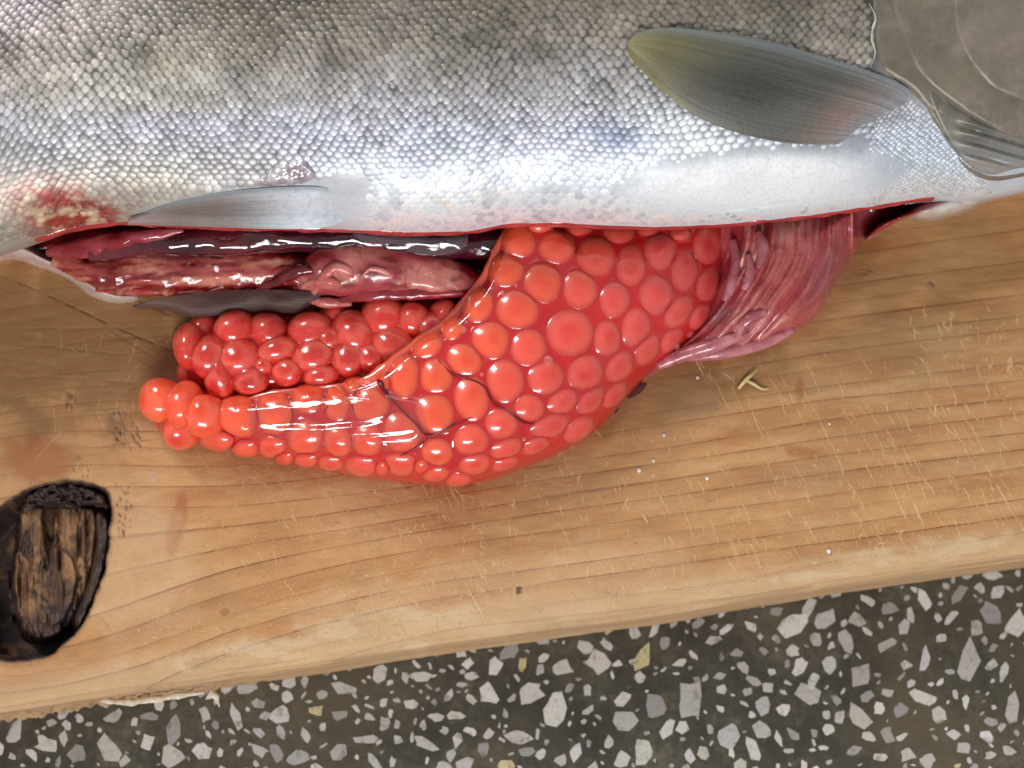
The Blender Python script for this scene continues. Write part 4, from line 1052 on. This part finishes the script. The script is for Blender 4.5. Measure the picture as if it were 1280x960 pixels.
def front_z(X, Y):
    X = np.asarray(X, float); Y = np.asarray(Y, float)
    d = sdist(FRONT, X, Y)
    hmax = np.interp(X, [170, 230, 320, 480, 640, 800, 900], [7.0, 8.0, 9.6, 12.6, 13.6, 12.6, 11.0])
    R = np.interp(X, [170, 260, 400, 520, 700, 900], [26, 38, 52, 78, 110, 100])
    df = fold_dist(X, Y)
    R = lerp(26.0, R, sst(2, 30, df - np.abs(d)))
    t = np.clip(d / R, 0, 1)
    z = hmax * np.sqrt(1 - (1 - t) ** 2)
    return z - 0.5 + 0.3 * np.clip(d, -20, 0)
def back_z(X, Y):
    X = np.asarray(X, float); Y = np.asarray(Y, float)
    d = sdist(BACK, X, Y)
    t = np.clip(d / 40.0, 0, 1)
    return 8.4 * np.sqrt(1 - (1 - t) ** 2) - 0.4 + 0.3 * np.clip(d, -20, 0)

# egg meshes (shared)
def egg_mesh(k):
    nu, nv = 28, 16
    r = np.random.default_rng(400 + k)
    vs = [(0, 0, 1.0)]
    for i in range(1, nv):
        for j in range(nu):
            t = math.pi * i / nv; p = 2 * math.pi * j / nu
            vs.append((math.sin(t) * math.cos(p), math.sin(t) * math.sin(p), math.cos(t)))
    vs.append((0, 0, -1.0))
    vs = np.array(vs)
    d = 0
    for q in range(3):
        w = r.normal(0, 1, 3); w /= np.linalg.norm(w)
        d = d + 0.045 * np.cos((vs @ w) * r.uniform(2, 4) + r.uniform(0, 6))
    vs = vs * (1 + d)[:, None]
    fs = [(0, 1 + j, 1 + (j + 1) % nu) for j in range(nu)]
    for i in range(nv - 2):
        for j in range(nu):
            a = 1 + i * nu + j; b_ = 1 + i * nu + (j + 1) % nu
            fs.append((a, a + nu, b_ + nu, b_))
    last = len(vs) - 1; o = 1 + (nv - 2) * nu
    fs += [(last, o + (j + 1) % nu, o + j) for j in range(nu)]
    me = bpy.data.meshes.new("egg")
    me.from_pydata([tuple(v) for v in vs], [], fs); me.update()
    me.polygons.foreach_set('use_smooth', np.ones(len(me.polygons), bool))
    me.materials.append(m_egg)
    return me
egg_me = [egg_mesh(k) for k in range(6)]
ers = np.random.default_rng(88)
def egg(parent, px, py, rx, ry, ang, zf, bulge, depth, tint):
    """egg pressed against the sac: rx, ry in layout units, bulge = height / radius, depth = how far its centre lies under the surface"""
    z = float(zf(np.array(px), np.array(py)))
    e = 5.0
    zx = (float(zf(np.array(px + e), np.array(py))) - float(zf(np.array(px - e), np.array(py)))) / (2 * e * 0.125)
    zy = (float(zf(np.array(px), np.array(py - e))) - float(zf(np.array(px), np.array(py + e)))) / (2 * e * 0.125)
    g = math.hypot(zx, zy); k = min(1.0, 1.5 / max(g, 1e-6)); zx *= k; zy *= k
    n = Vector((-zx, -zy, 1)).normalized()
    a = math.radians(-ang)
    u = Vector((math.cos(a), math.sin(a), 0)); u = (u - n * u.dot(n)).normalized(); v = n.cross(u)
    mmpx = 0.125 * (DIST - z + 8) / DIST
    # undo the foreshortening of the tilted tangent plane
    fz = max(0.55, n.z)
    su = rx * mmpx / max(0.6, math.sqrt(1 - min(.6, u.z ** 2))); sv = ry * mmpx / max(0.6, math.sqrt(1 - min(.6, v.z ** 2)))
    sn_ = 0.5 * (su + sv) * bulge
    c = Vector(P(px, py, z).tolist()) - n * (sn_ * depth)
    if c.z < sn_ * 0.3: c.z = sn_ * 0.3
    M = Matrix(((u.x * su, v.x * sv, n.x * sn_, c.x), (u.y * su, v.y * sv, n.y * sn_, c.y), (u.z * su, v.z * sv, n.z * sn_, c.z), (0, 0, 0, 1000.0)))
    o = bpy.data.objects.new("egg", egg_me[int(ers.integers(0, 6))])
    COL.objects.link(o); o.parent = parent
    spin = Matrix.Rotation(ers.uniform(0, 6.28), 4, 'X') @ Matrix.Rotation(ers.uniform(0, 6.28), 4, 'Y')
    R = Matrix(((u.x * su, v.x * sv, n.x * sn_), (u.y * su, v.y * sv, n.y * sn_), (u.z * su, v.z * sv, n.z * sn_))) * MM
    o.matrix_world = Matrix.Translation(c * MM) @ R.to_4x4()
    j = ers.normal(0, 0.04)
    o.color = (min(1, tint[0] + j), max(0.01, tint[1] * (1 + 2 * j)), max(0.01, tint[2] * (1 + 2 * j)), 1)
    return o

front = thing("roe_sac", "large orange-red sac of roe spilling forward over the board", "roe")
back = thing("roe_sac", "smaller shaded mass of loose red roe behind the large sac", "roe")
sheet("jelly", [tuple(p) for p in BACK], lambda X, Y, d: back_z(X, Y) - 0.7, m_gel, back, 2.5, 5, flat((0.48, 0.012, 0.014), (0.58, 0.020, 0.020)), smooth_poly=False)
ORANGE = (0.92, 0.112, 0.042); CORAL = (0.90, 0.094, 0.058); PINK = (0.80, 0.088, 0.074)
F_EGGS = [  # right hand, flat under the skin
 (646, 300, 25, 24, 0), (631, 336, 26, 22, 10), (696, 307, 23, 22, 0), (677, 354, 25, 26, 0), (746, 320, 24, 26, 0), (725, 361, 22, 24, 0), (648, 386, 27, 25, 0), (790, 331, 20, 27, 0), (825, 313, 22, 26, 0),
 (769, 375, 19, 22, 0), (821, 369, 22, 27, -12), (857, 337, 20, 28, 0), (883, 309, 18, 24, 10), (884, 355, 15, 23, 15), (714, 416, 29, 28, 0), (759, 424, 18, 23, 0), (795, 410, 19, 26, 10), (849, 390, 25, 17, -50),
 (614, 426, 24, 24, 0), (660, 435, 23, 22, 0), (632, 476, 23, 27, 0), (683, 473, 23, 20, -15), (733, 466, 26, 20, -25), (774, 458, 23, 16, -45), (809, 437, 23, 14, -48), (839, 425, 20, 11, -50), (874, 395, 19, 11, -55),
 (597, 381, 20, 21, 0), (774, 290, 21, 14, 0), (674, 282, 20, 10, 0), (721, 285, 20, 9, 0), (810, 286, 16, 10, 0), (850, 292, 14, 9, 0), (545, 470, 21, 22, 0), (581, 450, 23, 20, 20), (590, 498, 22, 27, -10), (543, 517, 25, 24, 0), (627, 530, 21, 20, 0),
 (662, 510, 19, 17, 0), (704, 502, 21, 15, -25), (739, 501, 22, 13, -35), (768, 494, 20, 11, -45), (688, 534, 27, 15, -25), (723, 537, 22, 13, -35), (590, 550, 22, 19, 0), (545, 566, 20, 18, 0), (634, 562, 22, 14, -25), (671, 555, 22, 10, -28),
 (594, 580, 21, 13, -15), (545, 592, 18, 10, 0), (573, 600, 17, 9, -5), (533, 428, 22, 19, -35), (505, 470, 20, 27, 0), (563, 410, 16, 15, 0), (632, 578, 18, 9, -25)]
L_EGGS = [  # left hand, bulging berries
 (194, 501, 21, 24, 0), (229, 499, 22, 26, 15), (254, 517, 25, 28, 0), (224, 541, 23, 17, 0), (299, 521, 26, 29, 0), (343, 516, 25, 30, 0), (385, 497, 23, 19, 0), (422, 503, 19, 22, 0), (461, 504, 25, 24, 0), (382, 549, 25, 24, 0), (422, 552, 21, 20, 0),
 (459, 550, 21, 22, 0), (503, 541, 26, 25, 0), (341, 559, 21, 15, 5), (274, 551, 25, 13, 5), (306, 560, 20, 12, 8), (382, 574, 20, 10, 5), (412, 578, 19, 10, 5), (454, 582, 24, 13, 3), (501, 580, 26, 15, 0), (478, 584, 14, 10, 0), (440, 482, 16, 10, -20), (478, 476, 12, 14, -30), (356, 572, 16, 9, 5), (526, 582, 14, 10, 0)]
B_EGGS = [
 (232, 424, 20, 23, 0), (261, 444, 23, 26, 0), (298, 447, 27, 23, -10), (346, 437, 26, 17, -10), (328, 457, 12, 11, 0), (393, 445, 27, 22, -15), (358, 464, 20, 16, 0), (313, 477, 22, 16, -10), (273, 480, 21, 19, 0), (442, 410, 27, 26, 0), (437, 449, 21, 23, 0),
 (400, 470, 22, 14, 0), (491, 430, 27, 26, 0), (478, 387, 27, 23, 0), (516, 393, 20, 21, 0), (553, 386, 18, 14, 0), (335, 404, 24, 16, 0), (292, 406, 26, 17, 5), (388, 406, 28, 18, -5), (255, 405, 18, 14, 20), (412, 424, 16, 14, 0), (231, 470, 11, 12, 0), (464, 446, 19, 18, 0),
 (420, 388, 20, 14, 0), (540, 410, 20, 18, 0), (590, 380, 18, 16, 0), (570, 420, 20, 20, 0)]
def lobe_normal(zf, X, Y):
    e = 4.0
    a = P(X + e, Y, zf(X + e, Y)) - P(X - e, Y, zf(X - e, Y)); c = P(X, Y - e, zf(X, Y - e)) - P(X, Y + e, zf(X, Y + e))
    n = np.cross(a, c); n /= np.linalg.norm(n, axis=-1)[..., None] + 1e-9
    n[..., 2] = np.maximum(n[..., 2], 0.35); n /= np.linalg.norm(n, axis=-1)[..., None]
    return n
def egg_metric(e, X, Y):
    x, y, rx, ry, a = e; t = math.radians(a); dx = X - x; dy = Y - y
    return np.sqrt(((dx * math.cos(t) + dy * math.sin(t)) / rx) ** 2 + ((-dx * math.sin(t) + dy * math.cos(t)) / ry) ** 2)
def packed_egg(parent, e, others, zf, h0, tint, grow=1.12):
    """egg pressed under the sac skin: a lens that follows the swell of the sac and stops short of its neighbours"""
    x, y, rx, ry, a = e
    K = 30; th_ = np.linspace(0, 2 * math.pi, K, endpoint=False); t0 = math.radians(a)
    ts = np.linspace(0.4, grow, 34)
    ux = np.cos(th_) * rx; uy = np.sin(th_) * ry
    gx_ = x + (ux * math.cos(t0) - uy * math.sin(t0))[:, None] * ts[None]; gy_ = y + (ux * math.sin(t0) + uy * math.cos(t0))[:, None] * ts[None]
    oth = np.full(gx_.shape, 9.0)
    for o_ in others:
        if o_ is not e and abs(o_[0] - x) < 80 and abs(o_[1] - y) < 80:
            oth = np.minimum(oth, egg_metric(o_, gx_, gy_))
    bad = (oth - ts[None]) < 0.11
    r = np.where(bad.any(1), ts[np.argmax(bad, 1)], grow)
    r = r * (1 + 0.03 * np.sin(2 * th_ + ers.uniform(0, 6)) + 0.02 * np.sin(3 * th_ + ers.uniform(0, 6)))
    for _ in range(6): r = 0.25 * np.roll(r, 1) + 0.5 * r + 0.25 * np.roll(r, -1)
    rings = np.array([0.0001, .2, .4, .58, .72, .83, .91, .96, 1.0])
    rr = rings[:, None] * r[None, :]
    X = x + (ux * math.cos(t0) - uy * math.sin(t0))[None] * rr; Y = y + (ux * math.sin(t0) + uy * math.cos(t0))[None] * rr
    Z = zf(X, Y)
    n = lobe_normal(zf, X, Y)
    q = rings[:, None] + 0 * rr
    h = -0.10 + (h0 + 0.10) * (1 - q ** 2.0) ** 0.85 + 0.10 * h0 * (fbm(X * .06 + x, Y * .06 + y, 461, 2) - .5)
    V = P(X, Y, Z) + n * h[..., None]
    V[..., 2] = np.maximum(V[..., 2], 0.02)
    nz = fbm(X * .05 + x * 3, Y * .05 + y * 3, 463, 3)
    ox, oy = ers.uniform(-.25, .25, 2)
    ycen = np.sqrt((q * np.cos(th_)[None] - ox) ** 2 + (q * np.sin(th_)[None] - oy) ** 2)
    col = np.array(tint)[None, None] * np.ones(X.shape + (3,))
    ys = ers.uniform(0.1, 0.75)
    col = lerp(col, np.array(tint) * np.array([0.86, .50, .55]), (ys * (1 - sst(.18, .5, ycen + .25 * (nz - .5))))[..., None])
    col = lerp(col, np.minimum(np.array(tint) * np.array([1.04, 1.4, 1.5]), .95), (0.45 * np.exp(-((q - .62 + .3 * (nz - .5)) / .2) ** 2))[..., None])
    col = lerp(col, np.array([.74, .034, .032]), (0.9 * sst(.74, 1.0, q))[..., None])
    col = col * (0.93 + 0.14 * nz)[..., None]
    m_ = len(rings)
    vs = np.concatenate([V.reshape(-1, 3), [V[0, 0] - n[0, 0] * (1.4 + h0)]])
    cs_ = np.concatenate([col.reshape(-1, 3), [tint]])
    fs = []
    for i in range(m_ - 1):
        for j in range(K):
            k2 = (j + 1) % K
            fs.append((i * K + j, i * K + k2, (i + 1) * K + k2, (i + 1) * K + j))
    for j in range(K): fs.append((m_ * K, (m_ - 1) * K + j, (m_ - 1) * K + (j + 1) % K))
    v0, v1, v2 = vs[fs[5 * K][0]], vs[fs[5 * K][1]], vs[fs[5 * K][2]]
    if np.cross(v1 - v0, v2 - v0) @ n[0, 0] < 0: fs = [f_[::-1] for f_ in fs]
    return make("egg", vs, fs, m_cap, parent, {'Col': cs_})
m_cap, nt, b = new_mat("roe_egg_under_skin")
n1 = noise(nt, objco(nt), 700, 4, 0.65); n2 = noise(nt, objco(nt), 160, 3, 0.5)
c = mixc(nt, ramp(nt, n1, [(0.45, (0, 0, 0)), (0.8, (0.22, 0.22, 0.22))]), attr(nt, 'Col'), (0.95, 0.28, 0.20))
nt.links.new(c, b.inputs['Base Color'])
b.inputs['Roughness'].default_value = 0.28; b.inputs['Specular IOR Level'].default_value = 0.4
b.inputs['Subsurface Weight'].default_value = 0.5; b.inputs['Subsurface Radius'].default_value = (1.0, 0.25, 0.16); b.inputs['Subsurface Scale'].default_value = 0.0026
b.inputs['Coat Weight'].default_value = 0.8; b.inputs['Coat Roughness'].default_value = 0.03
bump(nt, n2, b, 0.25, 0.0005)
FE = [e for e in F_EGGS] + [e for e in L_EGGS if e[0] >= 262]
for e in F_EGGS:
    x, y = e[0], e[1]
    f = float(sst(540, 840, x + 0.5 * (y - 400)))
    tint = [lerp(lerp(o_, c_, float(sst(0, .5, f))), p_, float(sst(.4, 1, f))) for o_, c_, p_ in zip(ORANGE, CORAL, PINK)]
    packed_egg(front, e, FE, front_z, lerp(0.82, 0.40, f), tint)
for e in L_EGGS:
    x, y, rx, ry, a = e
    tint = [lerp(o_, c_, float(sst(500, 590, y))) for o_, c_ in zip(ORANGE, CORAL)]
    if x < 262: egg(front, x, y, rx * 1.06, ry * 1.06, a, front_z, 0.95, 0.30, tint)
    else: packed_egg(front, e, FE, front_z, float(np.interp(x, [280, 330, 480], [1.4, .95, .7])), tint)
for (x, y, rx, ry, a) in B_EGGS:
    egg(back, x, y, rx * 1.15, ry * 1.15, a, back_z, 0.95, 0.42, (0.68, 0.052, 0.038))  # shade behind the front sac is put into this darker egg tint

# jelly film between the eggs: it creeps up round every egg and is paler where it is thin
def egg_gap(X, Y):
    best = np.full(X.shape, 99.0)
    for (x, y, rx, ry, a) in FE:
        t = math.radians(a); dx = X - x; dy = Y - y
        u = (dx * math.cos(t) + dy * math.sin(t)) / rx; v = (-dx * math.sin(t) + dy * math.cos(t)) / ry
        best = np.minimum(best, (np.sqrt(u * u + v * v) - 1) * 0.5 * (rx + ry))
    return best
def jelly_z(X, Y, d):
    g = egg_gap(X, Y)
    return front_z(X, Y) - 0.02 - 0.22 * sst(0, 9, g) - 0.5 * sst(-2, -9, g) - 0.9 * sst(330, 230, X)
def jelly_c(X, Y, d):
    g = egg_gap(X, Y)
    t = np.exp(-np.clip(g, 0, 50) / 2.6)[..., None]
    deep = lerp(np.array([0.56, 0.010, 0.015]), np.array([0.70, 0.024, 0.026]), fbm(X * .03, Y * .03, 451)[..., None])
    return lerp(deep, np.array([0.74, 0.034, 0.032]), t)
sheet("jelly", [tuple(p) for p in FRONT], jelly_z, m_gel, front, 1.7, 5, jelly_c, smooth_poly=False)

# glossy sac skin stretched along the folded edge, veins and bubbles
m_memb, nt, b = new_mat("roe_sac_skin")
n1 = noise(nt, objco(nt), 240, 3, 0.5)
nt.links.new(mixc(nt, n1, (0.80, 0.09, 0.045), (0.86, 0.16, 0.10)), b.inputs['Base Color'])
b.inputs['Roughness'].default_value = 0.08; b.inputs['Coat Weight'].default_value = 1.0; b.inputs['Coat Roughness'].default_value = 0.02
b.inputs['Subsurface Weight'].default_value = 0.5; b.inputs['Subsurface Radius'].default_value = (1, .25, .15); b.inputs['Subsurface Scale'].default_value = 0.0015
bump(nt, n1, b, 0.3, 0.0006)
def on_front(pts_, lift):
    return [(x, y, float(front_z(np.array(x), np.array(y))) + lift) for x, y in pts_]
tube("sac_skin", on_front([(644, 276), (626, 304), (608, 344), (585, 374), (558, 405), (524, 428), (497, 448), (476, 466), (447, 480), (410, 485), (360, 490), (318, 498), (296, 506)], 0.35), [0.4, 0.8, 0.9, 0.9, 0.8, 0.8, 0.9, 1.1, 0.8, 0.6, 0.6, 0.5, 0.2], m_memb, front, 16, 0.6, 0.25, 0.3, None, 5, 12)
m_wet, nt, b = new_mat("clear_sac_skin")
n1 = noise(nt, objco(nt), 120, 2, 0.5, 0.4)
tr = nt.nodes.new('ShaderNodeBsdfTransparent'); tr.inputs[0].default_value = (1.0, 0.93, 0.92, 1)
gl = nt.nodes.new('ShaderNodeBsdfGlossy'); gl.inputs['Roughness'].default_value = 0.075; gl.inputs[0].default_value = (1, 0.96, 0.97, 1)
fr_ = nt.nodes.new('ShaderNodeLayerWeight'); fr_.inputs[0].default_value = 0.5
bp_ = nt.nodes.new('ShaderNodeBump'); bp_.inputs['Strength'].default_value = 0.16; bp_.inputs['Distance'].default_value = 0.0008; nt.links.new(n1, bp_.inputs['Height'])
nt.links.new(bp_.outputs[0], gl.inputs['Normal']); nt.links.new(bp_.outputs[0], fr_.inputs['Normal'])
mx_ = nt.nodes.new('ShaderNodeMixShader'); nt.links.new(math_(nt, 'ADD', math_(nt, 'MULTIPLY', math_(nt, 'POWER', fr_.outputs['Facing'], 5.0), 0.9), 0.10), mx_.inputs[0]); nt.links.new(tr.outputs[0], mx_.inputs[1]); nt.links.new(gl.outputs[0], mx_.inputs[2])
nt.nodes.remove(b); nt.links.new(mx_.outputs[0], nt.nodes['Material Output'].inputs[0])
sheet("sac_skin", [(300, 500), (340, 488), (420, 484), (480, 486), (530, 500), (540, 530), (520, 560), (460, 566), (380, 566), (325, 552), (298, 530)],
      lambda X, Y, d: front_z(X, Y) - 0.3 + 1.15 * sst(-3, 14, d) + 0.20 * np.sin(Y * .21 + X * .015 + 3 * fbm(X * .02, Y * .03, 481)) * sst(4, 24, d), m_wet, front, 2.0, 3)
sheet("sac_skin", [(634, 272), (655, 280), (640, 312), (626, 350), (604, 384), (574, 412), (540, 436), (512, 456), (490, 476), (450, 492), (400, 494), (340, 498), (305, 508), (305, 496), (350, 483), (420, 477), (466, 460), (500, 434), (556, 400), (594, 354), (614, 310)],
      lambda X, Y, d: front_z(X, Y) - 0.2 + 0.95 * sst(-3, 8, d), m_wet, front, 2.0, 3)
m_vein, nt, b = new_mat("dark_vein")
nt.links.new(mixc(nt, noise(nt, objco(nt), 400, 2), (0.10, 0.006, 0.010), (0.26, 0.012, 0.014)), b.inputs['Base Color']); b.inputs['Roughness'].default_value = 0.2
for pts_, r in (([(474, 474), (484, 492), (502, 512), (520, 530), (536, 545), (562, 534), (590, 522)], .16), ([(548, 450), (566, 468), (588, 474), (606, 484), (616, 502), (634, 514), (655, 528), (668, 530)], .15), ([(500, 570), (520, 560), (540, 545)], .12), ([(420, 482), (412, 500), (404, 520)], .10), ([(445, 490), (440, 505), (444, 520)], .09), ([(360, 500), (366, 520), (360, 536)], .08)):
    tube("vein", on_front(pts_, 0.30), [r * .5] + [r] * (len(pts_) - 2) + [r * .4], m_vein, front, 8, 0.8, 0.2, .5)
tube("torn_slit", on_front([(470, 468), (476, 480), (482, 494)], 0.9), [0.2, 0.45, 0.1], m_vein, front, 8, 0.6)
m_bub, nt, b = new_mat("clear_bubble")
b.inputs['Base Color'].default_value = (0.9, 0.5, 0.45, 1); b.inputs['Roughness'].default_value = 0.03; b.inputs['Alpha'].default_value = 0.15; b.inputs['Coat Weight'].default_value = 1
nn = noise(nt, objco(nt), 2.0, 2); bump(nt, nn, b, 0.05, 0.0001)
def bubble(name, parent, px, py, z, r, mat, flat_=0.8):
    me = egg_me[1].copy(); me.name = name; me.materials.clear(); me.materials.append(mat)
    o = bpy.data.objects.new(name, me); COL.objects.link(o); o.parent = parent
    o.location = Vector(P(px, py, z).tolist()) * MM; o.scale = (r * MM, r * MM, r * MM * flat_)
    return o
for px_, py_, r in ((579, 412, .55), (685, 451, .85), (602, 468, .35), (655, 549, .35), (628, 366, .4), (645, 357, .3)):
    bubble("bubble", front, px_, py_, float(front_z(np.array(px_), np.array(py_))) + 0.45, r, m_bub)
for px_, py_, r in ((861, 416, .75), (846, 433, .5)):
    bubble("bubble", bundle, px_, py_, float(bundle_z(np.array(px_), np.array(py_))) + 1.6, r, m_bub)

# dark sheet standing in for the shade at the roe's lower right
shadow_patch = sheet("roe_shadow_patch", [(762, 520), (770, 500), (790, 478), (808, 474), (812, 482), (798, 496), (782, 506), (772, 520)], lambda X, Y, d: -0.3 + 0.9 * sst(-2, 8, d) * fbm(X * .08, Y * .08, 483), m_blood, None, 2, 3, flat(srgb(30, 4, 6), srgb(60, 8, 10), .05, 40))
tag(shadow_patch, "dark patch painted for the shade at the lower right edge of the roe", "shadow patch")

# ------------------------------------------------------------------ small things on the board
m_straw, nt, b = new_mat("dry_straw")
nt.links.new(ramp(nt, noise(nt, objco(nt), 700, 3), [(0.3, (0.50, 0.36, 0.13)), (0.7, (0.78, 0.66, 0.36))]), b.inputs['Base Color']); b.inputs['Roughness'].default_value = 0.6
straw = thing("straw_fragment", "small forked piece of dry straw on the board below the guts", "straw")
tube("stalk", [(923, 486, .5), (932, 475, .8), (940, 468, 1.0), (946, 462, .9)], [.25, .32, .22, .08], m_straw, straw, 8, .5)
tube("stalk", [(930, 474, .9), (942, 480, .7), (952, 486, .5), (961, 486, .4)], [.15, .28, .22, .08], m_straw, straw, 8, .6)
m_salt, nt, b = new_mat("white_crumb")
nt.links.new(ramp(nt, noise(nt, objco(nt), 3), [(0.3, (0.62, 0.60, 0.55)), (0.7, (0.86, 0.85, 0.82))]), b.inputs['Base Color']); b.inputs['Roughness'].default_value = 0.5
for px_, py_, r, lab in ((884, 598, .30, "white crumb on the bare board well below the straw"), (1036, 689, .36, "white crumb near the lower board edge at the right"), (799, 588, .34, "larger of the white crumbs to the right of the roe tip"), (817, 576, .24, "tiny white crumb just right of a larger crumb by the roe"), (830, 544, .26, "topmost white crumb right of the roe tip"), (872, 472, .26, "white crumb left of the straw, under the guts"), (1037, 530, .22, "beige crumb on the right part of the board")):
    tag(bubble("crumb", None, px_, py_, r * .4, r, m_salt, .7), lab, "crumb", "crumbs on the board")
m_drop, nt, b = new_mat("water_drop")
b.inputs['Base Color'].default_value = (0.9, 0.9, 0.9, 1); b.inputs['Roughness'].default_value = 0.02; b.inputs['Alpha'].default_value = 0.06; b.inputs['Coat Weight'].default_value = 1.0
nn = noise(nt, objco(nt), 2.0, 2); bump(nt, nn, b, 0.05, 0.0001)
for px_, py_, r, lab in ((191, 596, .85, "clear water drop on the board below the left roe tip"), (49, 420, .6, "clear water drop on the dark board left of the roe"), (146, 522, .6, "tiny water drop beside the dark chip left of the roe")):
    tag(bubble("water_drop", None, px_, py_, .1, r, m_drop, .35), lab, "water drop", "water drops on the board")
